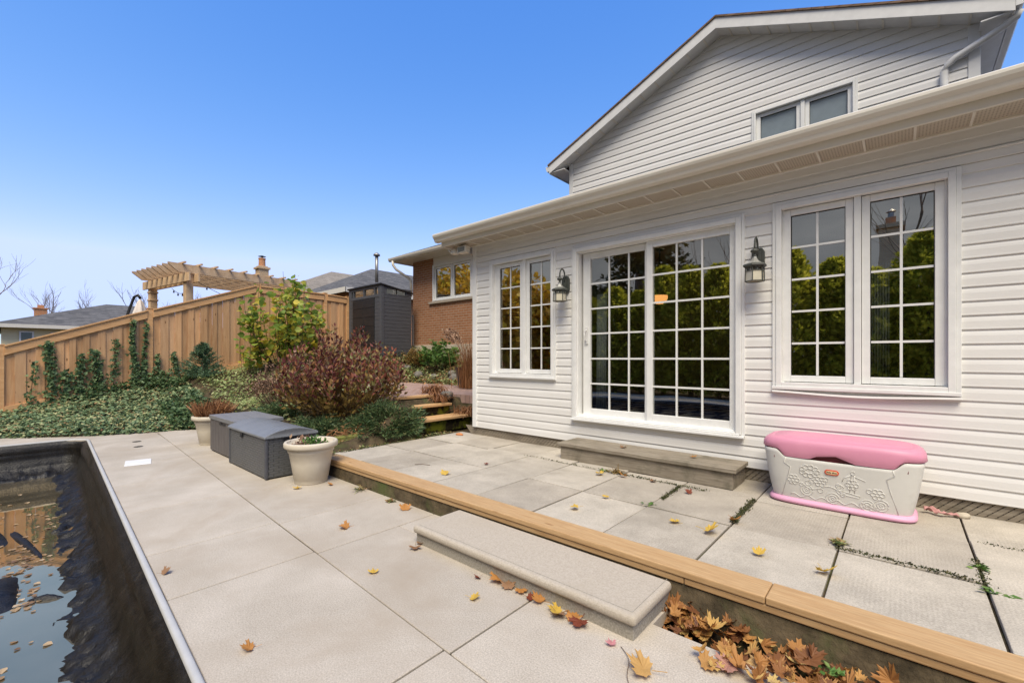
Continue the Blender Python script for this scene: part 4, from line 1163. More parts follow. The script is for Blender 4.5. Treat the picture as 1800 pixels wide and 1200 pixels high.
# sprigs in the near pot
P, D = [], []
for k in range(16):
    a = rng.uniform(0, 6.28); r = rng.uniform(.02, .15)
    c = Vector((-4.86 + r * math.cos(a), 2.22 + r * math.sin(a) * .6, .42))
    for j in range(9): P.append((c.x + rng.normal(0, .015), c.y + rng.normal(0, .015), c.z + j * .008)); D.append((rng.normal(), rng.normal(), 1.0))
m_ = MB(); V, F = leaf_arrays(P, D, rng.uniform(.03, .055, len(P)), OVAL); m_.arrays(V, F)
solo(m_, "potted_sprigs", L['green'], (-4.9, 2.2, .42), "small bright green sprigs growing in the near cream pot", "plant")
P = np.column_stack([rng.normal(-5.06, .07, 90), rng.normal(2.2, .06, 90), rng.uniform(.41, .47, 90)]); D = rng.normal(size=(90, 3))
m_ = MB(); V, F = leaf_arrays(P, D, rng.uniform(.03, .06, 90), OVAL); m_.arrays(V, F)
solo(m_, "withered_plant", L['dry'], (-5.06, 2.2, .42), "withered brown plant drooping over the rim of the near cream pot", "plant")
P, D, S = [], [], []
for k in range(420):
    a = rng.uniform(0, 6.28); r = .2 * math.sqrt(rng.uniform())
    P.append((-8.28 + r * math.cos(a), 2.13 + r * math.sin(a), .40)); D.append((math.cos(a) * r * 2.6 + rng.normal(0, .2), math.sin(a) * r * 2.6 + rng.normal(0, .2), 1)); S.append(rng.uniform(.16, .36))
m_ = MB(); V, F = leaf_arrays(P, D, S, BLADE); m_.arrays(V, F)
P2 = np.array(P) + np.array(D) / np.linalg.norm(D, axis=1, keepdims=True) * np.array(S)[:, None] * rng.uniform(.4, 1, (len(P), 1))
V, F = leaf_arrays(P2, rng.normal(size=(len(P), 3)), rng.uniform(.02, .04, len(P)), OVAL); m_.arrays(V, F)
solo(m_, "dried_plant", L['dead'], (-8.28, 2.13, .41), "dry reddish brown stalks filling the far cream pot", "plant")

# toy chest
TX, TY, TZ = -.375, 4.455, .188
toy = empty("toy_chest", (TX, TY, TZ), "off-white toy chest with pink lid and pink base under the wide window", "toy chest")
def sup(th, a, b, e=5.0):
    c, s = math.cos(th), math.sin(th)
    return a * math.copysign(abs(c) ** (2 / e), c), b * math.copysign(abs(s) ** (2 / e), s)
TSEG = 128
def thetas(): return [2 * math.pi * k / TSEG for k in range(TSEG)]
def toy_top(x): return lerp(.375, .432, sstep(.335, .405, abs(x)))
def body_dim(z):
    t = min(1, max(0, z / .43)); q = t ** .62
    return lerp(.425, .512, q), lerp(.205, .252, q)
def loft(rows, cap_top=False, cap_bot=False):
    b = MB(); v = [p for r in rows for p in r]; n = TSEG
    f = [(i * n + k, i * n + (k + 1) % n, (i + 1) * n + (k + 1) % n, (i + 1) * n + k) for i in range(len(rows) - 1) for k in range(n)]
    if cap_top: f.append(tuple(range((len(rows) - 1) * n, len(rows) * n)))
    if cap_bot: f.append(tuple(range(n))[::-1])
    return b.add(v, f)
rows = []
for a, b_, z in [(.460, .232, 0), (.472, .242, .008), (.474, .244, .022), (.462, .234, .036), (.440, .216, .046), (.430, .208, .05)]:
    rows.append([(TX + sup(t, a, b_)[0], TY + sup(t, a, b_)[1], TZ + z) for t in thetas()])
loft(rows, True, True).build("base", M['lilac'], toy, smooth=True)
rows = []
for i in range(15):
    r = []
    for t in thetas():
        x, _ = sup(t, .5, .25); zt = toy_top(x); z = lerp(.046, zt, i / 14)
        a, b_ = body_dim(z); px, py = sup(t, a, b_)
        r.append((TX + px, TY + py, TZ + z))
    rows.append(r)
for sc_, dz in ((.985, .002), (.96, -.02)):
    rows.append([(TX + (p[0] - TX) * sc_, TY + (p[1] - TY) * sc_, p[2] + dz) for p in rows[14]])
loft(rows).build("body", M['toy_white'], toy, smooth=True)
rows = []
lidp = [(.992, 0), (1.012, .006), (1.022, .03), (1.015, .055), (.985, .08), (.94, .096), (.885, .104), (.872, .1015), (.860, .1015), (.848, .107), (.6, .114), (.3, .117), (.02, .118)]
for i, (s, z) in enumerate(lidp):
    r = []
    for t in thetas():
        px, py = sup(t, .514, .254, 4.2)
        zt = toy_top(px) + .006
        cut = 0
        if py < -.1: cut = .046 * max(0, 1 - ((px + .03) / .145) ** 2)
        top = .428
        zz = lerp(zt + cut, top + .02, min(1, i / 3)) if i < 3 else top + z
        if i == 1: zz += 0
        ss = s if i else s
        r.append((TX + px * (ss if i < 6 else 1 - (1 - ss) * 1.0), TY + py * (ss if i < 6 else 1 - (1 - ss) * 1.25 if ss > .5 else ss), TZ + zz))
    rows.append(r)
loft(rows, True).build("lid", M['pink'], toy, smooth=True)
m_ = MB(); m_.box(TX - .42, TX + .42, TY - .225, TY + .22, TZ + .36, TZ + .45); m_.build("handle_recess", M['deep_red'], toy)
def front_y(x, z):
    a, b_ = body_dim(z); u = min(.999, abs((x - TX) / a))
    return TY - b_ * (1 - u ** 5) ** .2
rel = MB()
def relief(pts, r=.0030):
    rel.tube([(x, front_y(x, TZ * 0 + z) - .0005, TZ + z) for x, z in pts], r, 6)
def ring(cx, cz, r, r2=None, n=22, tr=.0029):
    relief([(TX + cx + r * math.cos(t), cz + (r2 or r) * math.sin(t)) for t in np.linspace(0, 2 * math.pi, n)], tr)
for cx, cz in ((-.19, .13), (-.02, .095), (.19, .085), (.27, .10)):
    ring(cx, cz, .042); ring(cx, cz, .024); ring(cx, cz, .008)
for cx, cz in ((-.28, .20), (.10, .225), (.25, .18), (-.1, .215)):
    for k in range(6): ring(cx + .026 * math.cos(k * 1.047), cz + .026 * math.sin(k * 1.047), .015, None, 12, .0035)
    ring(cx, cz, .012, None, 12, .0035)
for cx, cz in ((-.17, .285),):
    for k in range(9): ring(cx + .05 * math.cos(k * .698), cz + .034 * math.sin(k * .698), .018, None, 12, .004)
    ring(cx, cz, .03, .022)
relief([(TX - .30 + .012 * i, .075 + .012 * math.sin(i * .8)) for i in range(50)])
relief([(TX - .31 + .012 * i, .165 + .02 * math.sin(i * .35)) for i in range(32)])
relief([(TX + .085, .165), (TX + .095, .30), (TX + .115, .30), (TX + .115, .16)])
relief([(TX + .09, .295), (TX + .05, .27), (TX + .04, .24)]); relief([(TX + .115, .29), (TX + .16, .275), (TX + .18, .265)]); ring(.105, .315, .013, None, 12)
relief([(TX + .0, .165), (TX + .08, .16), (TX + .15, .145), (TX + .14, .13), (TX + .02, .14), (TX + .0, .165)])
for k in range(14):
    cx, cz = rng.uniform(-.3, .3), rng.uniform(.07, .24); ring(cx, cz, rng.uniform(.012, .022), None, 12, .003)
rel.build("relief", M['toy_white'], toy, smooth=True)
m_ = MB()
for s in (-1, 1):
    pts = [(TX + s * .335, .375), (TX + s * .345, .33), (TX + s * .30, .30), (TX + s * .325, .2), (TX + s * .365, .05)]
    m_.tube([(x, front_y(x, z) - .0005, TZ + z) for x, z in pts], .0035, 6)
m_.build("panel_edge", M['toy_white'], toy, smooth=True)
def stadium(cx, cz, w, h, n=10):
    r = h / 2; p = []
    for k in range(n + 1): a = -math.pi / 2 + math.pi * k / n; p.append((cx + w / 2 - r + r * math.cos(a), cz + r * math.sin(a)))
    for k in range(n + 1): a = math.pi / 2 + math.pi * k / n; p.append((cx - w / 2 + r + r * math.cos(a), cz + r * math.sin(a)))
    return p
bx_, bz_ = TX - .025, TZ + .298
fy = front_y(bx_, .298)
m_ = MB(); m_.prism(stadium(bx_, bz_, .092, .040), 'y', fy - .006, fy + .004); lg = m_.build("badge", M['badge_red'], toy, bevel=.002)
m_ = MB(); m_.prism(stadium(bx_, bz_, .074, .024), 'y', fy - .0075, fy - .003); m_.build("badge_field", M['badge_cream'], lg)
cu = bpy.data.curves.new("badge_lettering", 'FONT'); cu.body = "little tikes"; cu.size = .0165; cu.align_x = 'CENTER'; cu.align_y = 'CENTER'; cu.extrude = .0004; cu.offset = .0004
cu.materials.append(M['badge_ink'])
tmp_ = bpy.data.objects.new("badge_text_source", cu); col.objects.link(tmp_)
tm_ = bpy.data.meshes.new_from_object(tmp_.evaluated_get(bpy.context.evaluated_depsgraph_get()))
bpy.data.objects.remove(tmp_)
to = bpy.data.objects.new("badge_lettering", tm_); col.objects.link(to); to.parent = lg
to.rotation_euler = (R(90), 0, 0); to.location = (bx_ - TX, fy - .0082 - TY, bz_ - TZ)

# pink rag, stone, skimmer lid, brick bits
m_ = MB()
vv, ff = [], []
for i in range(15):
    for j in range(5):
        a, b_ = i / 14, j / 4 - .5
        vv.append((.135 + a * .19, 4.62 + .02 * math.sin(a * 9) + b_ * .05 * (1 - .4 * a), .20 + .035 * abs(mnoise.noise(Vector((a * 6, b_ * 3, 1)))) + .02 * math.cos(a * 14 + b_ * 4) * (1 - a) + .02 * (1 - a)))
for i in range(14):
    for j in range(4): ff.append((i * 5 + j, i * 5 + j + 1, (i + 1) * 5 + j + 1, (i + 1) * 5 + j))
m_.add(vv, ff)
rg = solo(m_, "pink_rag", plain('faded_pink_cloth', (.50, .26, .25), .95), (.25, 4.6, .19), "crumpled faded pink rag lying right of the toy chest", "rag", smooth=True)
rg.modifiers.new("thick", 'SOLIDIFY').thickness = .006
def stone(name, c, r, mat, label, cat="stone", group=None):
    m_ = MB(); seg, rings = 18, 10; v, f = [], []
    for i in range(rings + 1):
        ph = math.pi * i / rings
        for k in range(seg):
            th = 2 * math.pi * k / seg
            d = Vector((math.sin(ph) * math.cos(th), math.sin(ph) * math.sin(th), math.cos(ph)))
            q = 1 + .22 * mnoise.noise(d * 1.6 + Vector(c))
            v.append((c[0] + d.x * r[0] * q, c[1] + d.y * r[1] * q, c[2] + r[2] * .85 + d.z * r[2] * q))
    for i in range(rings):
        for k in range(seg): f.append((i * seg + k, (i + 1) * seg + k, (i + 1) * seg + (k + 1) % seg, i * seg + (k + 1) % seg))
    m_.add(v, f)
    return solo(m_, name, mat, c, label, cat, group, smooth=True)
M['rock'] = surf('field_stone', (.10, .095, .085), (.24, .22, .19), 9, rough=.9, bmp=.5, bscale=20, spec=.15)
M['pale_rock'] = surf('pale_pebble', (.40, .35, .27), (.52, .46, .37), 9, rough=.8, bmp=.2, bscale=40)
stone("pebble", (.345, 4.66, .185), (.045, .035, .026), M['pale_rock'], "pale rounded stone by the lattice right of the toy chest")
stone("brick_shard", (-5.08, 4.55, .18), (.07, .04, .022), M['orange_brick'], "flat orange brick fragment on the paving near the corner of the house", "brick")
m_ = MB(); m_.prism([(-7.72, 1.00), (-7.36, .94), (-7.30, 1.20), (-7.66, 1.26)], 'z', .0, .008); solo(m_, "skimmer_lid", M['trim'], (-7.5, 1.1, 0), "white rectangular skimmer lid set in the concrete by the pool", "lid", bevel=.003)
for (x, y, lab) in ((-9.4, 1.36, "small dark deck drain hole farther from the pool corner"), (-8.85, 1.30, "small dark deck drain hole nearer the white skimmer lid")):
    m_ = MB(); m_.lathe([(.0005, .004), (.045, .004), (.06, .002)], (x, y, 0), 16, cap=False); solo(m_, "deck_drain", M['dark_gap'], (x, y, 0), lab, "drain", "drains in the concrete deck")
bpot = empty("black_pot", (-7.33, 6.70, .70), "tall black glazed pot on the far edge of the brick patio", "pot")
m_ = MB(); m_.lathe([(.12, .70), (.125, .72), (.20, 1.13), (.215, 1.15), (.205, 1.16), (.18, 1.12)], (-7.33, 6.70, 0), 28); m_.build("pot_body", M['black_pot'], bpot, smooth=True)
m_ = MB(); m_.lathe([(.18, 1.11), (.001, 1.12)], (-7.33, 6.70, 0), 20, cap=False); m_.build("soil", M['potsoil'], bpot)
# ------------------------------------------------------------------ fence, shed
FX = -13.04
fence = empty("board_fence", (FX, 2.1, .7), "tall cedar board fence climbing the slope up to the grey shed", "fence")
def fence_top(y): return float(np.interp(y, [-6.6, -4.4, -2.3, -.12, 2.08, 2.16, 4.35, 6.22, 6.98], [.45, .75, 1.05, 1.57, 2.44, 2.46, 3.28, 3.26, 3.22]))
posts = [-6.6, -4.45, -2.30, -.14, 2.12, 4.40, 6.26, 6.98]
for y in posts:
    m_ = MB(); zt = fence_top(y) + .05; m_.box(FX - .05, FX + .05, y - .05, y + .05, fence_ground(y) - .4, zt)
    m_.box(FX - .058, FX + .058, y - .058, y + .058, zt, zt + .02)
    m_.build("post", M['fence_rail'], fence, bevel=.004)
frs = random.Random(5)
for a, b in zip(posts[:-1], posts[1:]):
    m_ = MB(); y = a + .05; k = 0
    while y < b - .06:
        w = frs.choice([.115, .135, .138, .14, .09]); e = min(y + w, b - .05); off = .018 if k % 2 else 0; k += 1
        z0 = fence_ground((y + e) / 2) - .05
        ya, yb = y + .001, e + (.012 if not k % 2 else -.001)
        m_.add([(FX + off, ya, z0), (FX + off + .018, ya, z0), (FX + off + .018, yb, z0), (FX + off, yb, z0), (FX + off, ya, fence_top(ya) - .03), (FX + off + .018, ya, fence_top(ya) - .03), (FX + off + .018, yb, fence_top(yb) - .03), (FX + off, yb, fence_top(yb) - .03)],
               [(0, 3, 2, 1), (4, 5, 6, 7), (0, 1, 5, 4), (1, 2, 6, 5), (2, 3, 7, 6), (3, 0, 4, 7)])
        y = e
    m_.build("board_panel", M['fence'], fence)
    m_ = MB()
    for (lo, hi, x0_, x1_) in ((-.16, .0, FX + .038, FX + .062), (0.001, .035, FX - .03, FX + .085)):
        v = []
        for yy in (a + .05, b - .05):
            z = fence_top(yy); v += [(x0_, yy, z + lo), (x1_, yy, z + lo), (x1_, yy, z + hi), (x0_, yy, z + hi)]
        m_.add(v, [(0, 3, 2, 1), (4, 5, 6, 7), (0, 1, 5, 4), (1, 2, 6, 5), (2, 3, 7, 6), (3, 0, 4, 7)])
    m_.build("top_rail", M['fence_rail'], fence, bevel=.003)
    m_ = MB(); v = []
    for yy in (a + .05, b - .05):
        z = fence_ground(yy); v += [(FX + .038, yy, z - .06), (FX + .072, yy, z - .06), (FX + .072, yy, z + .13), (FX + .038, yy, z + .13)]
    m_.add(v, [(0, 3, 2, 1), (4, 5, 6, 7), (0, 1, 5, 4), (1, 2, 6, 5), (2, 3, 7, 6), (3, 0, 4, 7)])
    m_.build("kick_board", M['fence_rail'], fence, bevel=.003)

shed = empty("garden_shed", (-12.05, 7.5, 1.42), "slim slate grey resin shed with black double doors by the brick house", "shed")
SX0, SX1, SY0, SY1, SZ = -12.96, -11.16, 7.0, 8.04, 1.42
def shz(y): return lerp(3.50, 3.30, (y - SY0) / (SY1 - SY0))
m_ = MB()
nb_ = 17
for i in range(nb_):                                     # plank courses with real grooves on the right side
    a, b = lerp(SZ, 3.20, i / nb_), lerp(SZ, 3.20, (i + 1) / nb_)
    m_.box(SX1 - .05, SX1, SY0 + .10, SY1, a + .004, b - .004)
    m_.box(SX0 + .0, SX0 + .22, SY0, SY0 + .05, a + .003, b - .003); m_.box(SX1 - .34, SX1 - .10, SY0, SY0 + .05, a + .003, b - .003)
m_.box(SX0 + .01, SX1 - .012, SY0 + .02, SY1 - .01, SZ, 3.19)
m_.build("wall", M['shed_grey'], shed)
m_ = MB(); m_.box(SX1 - .10, SX1 + .012, SY0 - .012, SY0 + .10, SZ, 3.46); m_.box(SX0 - .01, SX0 + .08, SY0 - .01, SY0 + .08, SZ, 3.46); m_.build("corner_post", M['shed_grey'], shed, bevel=.012)
m_ = MB(); m_.box(SX0 + .08, SX1 - .10, SY0 - .006, SY0 + .05, 3.13, 3.21); m_.box(SX0 + .08, SX1 - .10, SY0 - .006, SY0 + .05, 3.40, 3.475)
for x in (SX0 + .08, SX0 + .22, SX0 + .83, SX1 - .38, SX1 - .16): m_.box(x, x + .06, SY0 - .004, SY0 + .05, 3.21, 3.40)
m_.box(SX1 - .05, SX1 + .004, SY0 + .10, SY1, 3.20, 3.235); m_.box(SX1 - .05, SX1 + .004, SY0 + .10, SY1, 3.37, 3.42)
m_.box(SX1 - .05, SX1 + .004, SY0 + .10, SY0 + .18, 3.235, 3.37); m_.box(SX1 - .05, SX1 + .004, SY1 - .2, SY1, 3.235, 3.37)
m_.build("window_band", M['shed_grey'], shed, bevel=.004)
m_ = MB(); m_.box(SX0 + .1, SX1 - .12, SY0 + .03, SY0 + .036, 3.2, 3.41); m_.box(SX1 - .03, SX1 - .024, SY0 + .1, SY1 - .1, 3.23, 3.38); m_.build("window_pane", M['glass'], shed)
m_ = MB(); m_.prism([(SY0 - .05, 3.475), (SY1 + .04, 3.30), (SY1 + .04, 3.335), (SY0 - .05, 3.515)], 'x', SX0 - .05, SX1 + .045); m_.build("roof", M['shed_black'], shed, bevel=.006)
for a, b in ((SX0 + .235, SX0 + .845), (SX0 + .853, SX1 - .345)):
    m_ = MB()
    for i in range(6):
        c, d = lerp(SZ + .05, 3.12, i / 6), lerp(SZ + .05, 3.12, (i + 1) / 6); m_.box(a, b, SY0 - .018, SY0 + .012, c + .004, d - .004)
    dd = m_.build("door", M['shed_black'], shed, bevel=.005)
    hx = b - .05 if a < SX0 + .5 else a + .05
    m_ = MB(); m_.tube([(hx, SY0 - .02, 2.15), (hx, SY0 - .07, 2.18), (hx, SY0 - .07, 2.32), (hx, SY0 - .02, 2.35)], .014, 8); m_.build("handle", M['shed_black'], dd, smooth=True)

# ------------------------------------------------------------------ beyond the fence
perg = empty("pergola", (-17, 3.7, 1.0), "pale timber pergola rising above the cedar fence beyond it", "pergola")
pu = Vector((-.988, -.156, 0)); pvv = Vector((-.156, .988, 0)).normalized(); po = Vector((-15.75, 3.97, 0))
def pg(u, v, z): return po + pu * u + pvv * v + Vector((0, 0, z))
for u in (0, 2.55):
    for v in (-.55, 2.6):
        m_ = MB(); m_.bar(pg(u, v, .7), pg(u, v, 3.83), .19, .19, up=tuple(pvv)); 
        if u > 1:
            for z in (3.2, 3.45): m_.bar(pg(u, v, z), pg(u, v, z + .05), .23, .23, up=tuple(pvv))
        m_.build("post", M['pergola'], perg, bevel=.006)
for v in (-.67, -.43, 2.5, 2.74):
    m_ = MB(); m_.bar(pg(-.4, v, 3.70), pg(2.95, v, 3.70), .045, .25); m_.build("beam", M['pergola'], perg, bevel=.005)
for i in range(8):
    u = -.13 + i * .375
    a, b = pg(u, -1.1, 3.95), pg(u, 4.6, 3.95)
    m_ = MB()
    for s in (-.025, .025):
        pass
    q = [(-1.1, 4.075), (2.9, 4.075), (2.9, 4.02), (2.7, 3.83), (-.85, 3.83), (-1.1, 4.03)]
    vv = [tuple(pg(u - .024, v, z)) for v, z in q] + [tuple(pg(u + .024, v, z)) for v, z in q]
    m_.add(vv, [tuple(range(6)), tuple(range(6, 12))[::-1]] + [(k, k + 6, (k + 1) % 6 + 6, (k + 1) % 6) for k in range(6)])
    m_.build("rafter", M['pergola'], perg)
for i in range(9):
    v = -.75 + i * .42
    m_ = MB(); m_.bar(pg(-.34, v, 4.10), pg(2.75, v, 4.10), .045, .045); m_.build("purlin", M['pergola'], perg)
sl = empty("string_lights", tuple(pg(.3, -.2, 3.6)), "string of dark bulb lights hanging under the pale timber pergola", "string lights")
m_ = MB()
m_.tube([tuple(pg(.1 + 2.4 * t, -.35 + .3 * t, 3.68 - .28 * math.sin(math.pi * t))) for t in np.linspace(0, 1, 14)], .008, 5)
m_.tube([tuple(pg(.1, -.3 + 2.8 * t, 3.66 - .45 * math.sin(math.pi * t))) for t in np.linspace(0, 1, 14)], .008, 5); m_.build("wire", M['iron'], sl)
for k in range(10):
    t = (k % 5 + .5) / 5
    c = pg(.1 + 2.4 * t, -.35 + .3 * t, 3.68 - .28 * math.sin(math.pi * t)) if k < 5 else pg(.1, -.3 + 2.8 * t, 3.66 - .45 * math.sin(math.pi * t))
    m_ = MB(); m_.lathe([(.012, 0), (.016, -.035), (.026, -.06), (.02, -.085), (.004, -.09)], tuple(c), 10); m_.build("bulb", M['iron'], sl, smooth=True)

umb = empty("patio_umbrella", (-18.2, 2.65, .9), "closed pale pink patio umbrella on a dark curved arm beside the pergola", "umbrella")
m_ = MB(); m_.tube([(-18.45, 2.30, .8), (-18.40, 2.40, 2.6), (-18.36, 2.50, 3.0), (-18.27, 2.58, 3.3), (-18.18, 2.66, 3.36), (-18.12, 2.71, 3.25)], .04, 8); m_.build("arm", M['shed_black'], umb, smooth=True)
m_ = MB(); prof = [(.02, 3.22), (.07, 3.12), (.16, 2.8), (.20, 2.5), (.24, 1.7), (.10, 1.3)]
seg = 20; v = []
for r, z in prof:
    for k in range(seg): a = 2 * math.pi * k / seg; rr = r * (1 + .22 * math.cos(a * 5)); v.append((-18.12 + rr * math.cos(a), 2.70 + rr * math.sin(a), z))
m_.add(v, [(i * seg + k, i * seg + (k + 1) % seg, (i + 1) * seg + (k + 1) % seg, (i + 1) * seg + k) for i in range(len(prof) - 1) for k in range(seg)]); m_.build("canopy", M['canvas'], umb, smooth=True)

def hip(mb, x0, x1, y0, y1, ze, zr, run, o=.4):
    x0 -= o; x1 += o; y0 -= o; y1 += o
    if (y1 - y0) >= (x1 - x0):
        xm = (x0 + x1) / 2; r0, r1 = (xm, y0 + run, zr), (xm, y1 - run, zr)
    else:
        ym = (y0 + y1) / 2; r0, r1 = (x0 + run, ym, zr), (x1 - run, ym, zr)
    v = [(x0, y0, ze), (x1, y0, ze), (x1, y1, ze), (x0, y1, ze), r0, r1]
    f = [(0, 1, 4), (1, 2, 5, 4), (2, 3, 5), (3, 0, 4, 5)] if (y1 - y0) >= (x1 - x0) else [(0, 1, 5, 4), (1, 2, 5), (2, 3, 4, 5), (3, 0, 4)]
    return mb.add(v, f + [(3, 2, 1, 0)])
def house_box(name, label, x0, x1, y0, y1, z0, ze, zr, run, wall, roof, o=.45, mat_f=None):
    h = empty(name, ((x0 + x1) / 2, (y0 + y1) / 2, z0), label, "house")
    m_ = MB(); m_.box(x0, x1, y0, y1, z0, ze); m_.build("wall", wall, h)
    m_ = MB(); hip(m_, x0, x1, y0, y1, ze + .05, zr, run, o); m_.build("roof", roof, h)
    m_ = MB(); o2 = o + .02
    for q in ((x0 - o2, x1 + o2, y0 - o2, y0 - o2 + .05), (x0 - o2, x1 + o2, y1 + o2 - .05, y1 + o2), (x0 - o2, x0 - o2 + .05, y0 - o, y1 + o), (x1 + o2 - .05, x1 + o2, y0 - o, y1 + o)): m_.box(*q, ze - .12, ze + .09)
    m_.build("fascia", mat_f or M['cream'], h)
    return h
# grey roofed neighbour right behind the shed
nh = house_box("bungalow", "brick bungalow with grey hip roof and a metal vent pipe, behind the shed", -24.5, -18.35, 9.95, 24, 1.0, 4.32, 6.15, 3.4, M['orange_brick'], M['shingle'], .5)
m_ = MB(); m_.tube([(-17.9, 11.0, 4.8), (-17.9, 11.0, 6.0)], .075, 10); m_.lathe([(.15, 6.0), (.15, 6.06), (.05, 6.14)], (-17.9, 11.0, 0), 12); m_.build("vent_pipe", M['metal'], nh, smooth=True)
m_ = MB(); m_.box(-18.34, -18.30, 10.6, 11.9, 3.1, 4.1); m_.build("window", M['trim'], nh)
bh = house_box("bungalow", "larger house with tan hip roof and brick chimney, behind the yellow-leaved shrub", -38, -25.0, 10.6, 26, 1.0, 4.9, 7.7, 5.5, M['buff_brick'], M['shingle_tan'], .5)
m_ = MB(); m_.box(-26.33, -25.83, 8.77, 9.27, 1, 6.16); m_.box(-26.40, -25.76, 8.70, 9.34, 6.16, 6.26); m_.box(-26.3, -25.86, 8.8, 9.24, 6.26, 6.33)
ck = m_.build("chimney", M['buff_brick'], bh)
m_ = MB(); m_.lathe([(.17, 6.33), (.16, 6.68), (.18, 6.71), (.18, 6.77)], (-26.08, 9.02, 0), 14); m_.build("chimney_pot", M['orange_brick'], ck)
m_ = MB(); m_.lathe([(.04, 6.77), (.04, 6.84), (.2, 6.86), (.04, 6.92)], (-26.08, 9.02, 0), 12); m_.build("cap", M['iron'], ck)
# yellow sided bungalow down the slope
yh = house_box("bungalow", "pale yellow sided bungalow with charcoal hip roof beyond the low end of the fence", -50, -39.3, -.4, 11.5, -1.0, 3.25, 5.35, 5.6, M['yellow_siding'], M['shingle'], .5)
for y0_, y1_, zz in ((1.6, 2.4, (2.0, 2.9)), (.3, .9, (1.6, 2.95))):
    m_ = MB(); m_.box(-39.30, -39.22, y0_, y1_, *zz); f_ = m_.build("window", M['trim'], yh)
    m_ = MB(); m_.box(-39.22, -39.2, y0_ + .08, y1_ - .08, zz[0] + .08, zz[1] - .08); m_.build("pane", plain('far_pane', (.10, .12, .10), .1), f_)
m_ = MB(); m_.box(-43.75, -43.15, 1.0, 1.6, 3.3, 4.62); m_.box(-43.8, -43.1, .95, 1.65, 4.62, 4.7); m_.box(-43.6, -43.3, 1.15, 1.45, 4.7, 4.9); m_.build("chimney", M['orange_brick'], yh)
m_ = MB(); m_.prism([(-39.9, 3.35), (-39.1, 3.2), (-39.1, 3.27), (-39.9, 3.42)], 'y', 5.5, 11); m_.build("roof_vent", M['shed_black'], yh)
wh = house_box("bungalow", "white walled house with brown roof at the far left edge beyond the fence", -56, -46, -14, -2.4, -1.5, 2.9, 4.6, 5, M['white_stucco'], M['shingle_brown'], .5)

def twig_tree(mb, base, h, r, seed, levels=4, spread=.55, lean=(0, 0)):
    rs = random.Random(seed); tips = []
    def grow(p, d, ln, rad, lev):
        n = 4; pts = [p]; q = p.copy(); dd = d.copy()
        for i in range(n):
            dd = (dd + Vector((rs.uniform(-.16, .16), rs.uniform(-.16, .16), rs.uniform(-.02, .12)))).normalized()
            q = q + dd * ln / n; pts.append(q.copy())
        mb.tube(pts, [lerp(rad, rad * .55, i / n) for i in range(n + 1)], 6 if lev == levels else (4 if lev == levels - 1 else 3), cap=False)
        if lev == 0: tips.append(q); return
        for k in range(rs.choice([2, 3, 3])):
            at = pts[rs.choice([2, 3, 4])] if k else pts[-1]
            nd = (dd + Vector((rs.uniform(-1, 1), rs.uniform(-1, 1), rs.uniform(-.2, .6))) * spread).normalized()
            grow(at, nd, ln * rs.uniform(.6, .85), rad * .55, lev - 1)
    grow(Vector(base), Vector((lean[0], lean[1], 1)).normalized(), h, r, levels)
    return tips
def bare_tree(name, base, h, r, seed, label, levels=4, group=None, spread=.55, lean=(0, 0)):
    m_ = MB(); twig_tree(m_, base, h, r, seed, levels, spread, lean)
    t = empty(name, base, label, "tree", group)
    # split: the first tube is the trunk, the rest is the crown of branches
    nt_ = 5 * 6
    tr_ = MB(); tr_.V = m_.V[:nt_]; tr_.n = nt_
    tr_.F = [f for f in m_.F if max(f) < nt_]; tr_.M = [0] * len(tr_.F); tr_.build("trunk", M['bark'], t, smooth=True)
    cr = MB(); cr.V = m_.V[nt_:]; cr.n = len(cr.V); cr.F = [tuple(i - nt_ for i in f) for f in m_.F if min(f) >= nt_]; cr.M = [0] * len(cr.F)
    cr.build("crown", M['bark'], t, smooth=True)
    return t
bare_tree("bare_tree", (-24.7, -.75, .1), 2.1, .09, 4, "nearest bare tree, its dark branches reaching in at the left edge above the fence", 5, None, .75)
for k, (x, y, h, s_, lab) in enumerate([(-62, 9.5, 2.9, 21, "small bare tree just right of the yellow house's chimney"), (-64, 15, 3.1, 22, "bare tree over the peak of the charcoal roof"), (-60, 4.2, 2.6, 23, "bare tree behind the left slope of the charcoal roof"),
                                         (-75, 2.6, 3.0, 41, "hazy bare tree farthest behind the brick chimney of the yellow house"), (-78, 7.2, 3.3, 42, "hazy bare tree over the middle of the grey roof slope"), (-76, 12.4, 3.0, 43, "hazy bare tree behind the roof vent of the yellow house"), (-74, 17.6, 3.2, 44, "hazy bare tree between the roof peak and the utility pole"), (-72, -1.5, 2.8, 45, "hazy bare tree at the far left above the white house"),
                                         (-63, 20.5, 3.2, 24, "bare tree beside the wooden utility pole"), (-60, 1.0, 2.4, 25, "low bare tree above the brown roof at far left"), (-58, 25, 2.9, 26, "bare tree seen between the pergola posts")]):
    bare_tree("bare_tree", (x, y, 1.0), h, .14, s_, lab, 5 if s_ > 40 else 4, "distant bare trees beyond the houses")
og = empty("autumn_tree", (-52, 19.5, 1), "orange leaved autumn tree behind the closed patio umbrella", "tree")
m_ = MB(); m_.tube([(-52, 19.5, 1), (-52, 19.5, 4)], .12, 8); m_.build("trunk", M['bark'], og)
d = sphere_dirs(1500); P = np.array([-52, 19.5, 5.0]) + d * (rng.uniform(.3, 1, (1500, 1)) ** .5) * np.array([1.7, 1.7, 1.9]) * (1 + .25 * np.sin(d[:, :1] * 7) * np.cos(d[:, 1:2] * 6))
m_ = MB(); V, F = leaf_arrays(P, rng.normal(size=(1500, 3)), rng.uniform(.18, .34, 1500), BROAD); m_.arrays(V, F)
m_.build("crown", leaf_mat('orange_tree', [(0, (.42, .22, .05)), (.6, (.60, .36, .10)), (1, (.66, .48, .2))], .4), og)
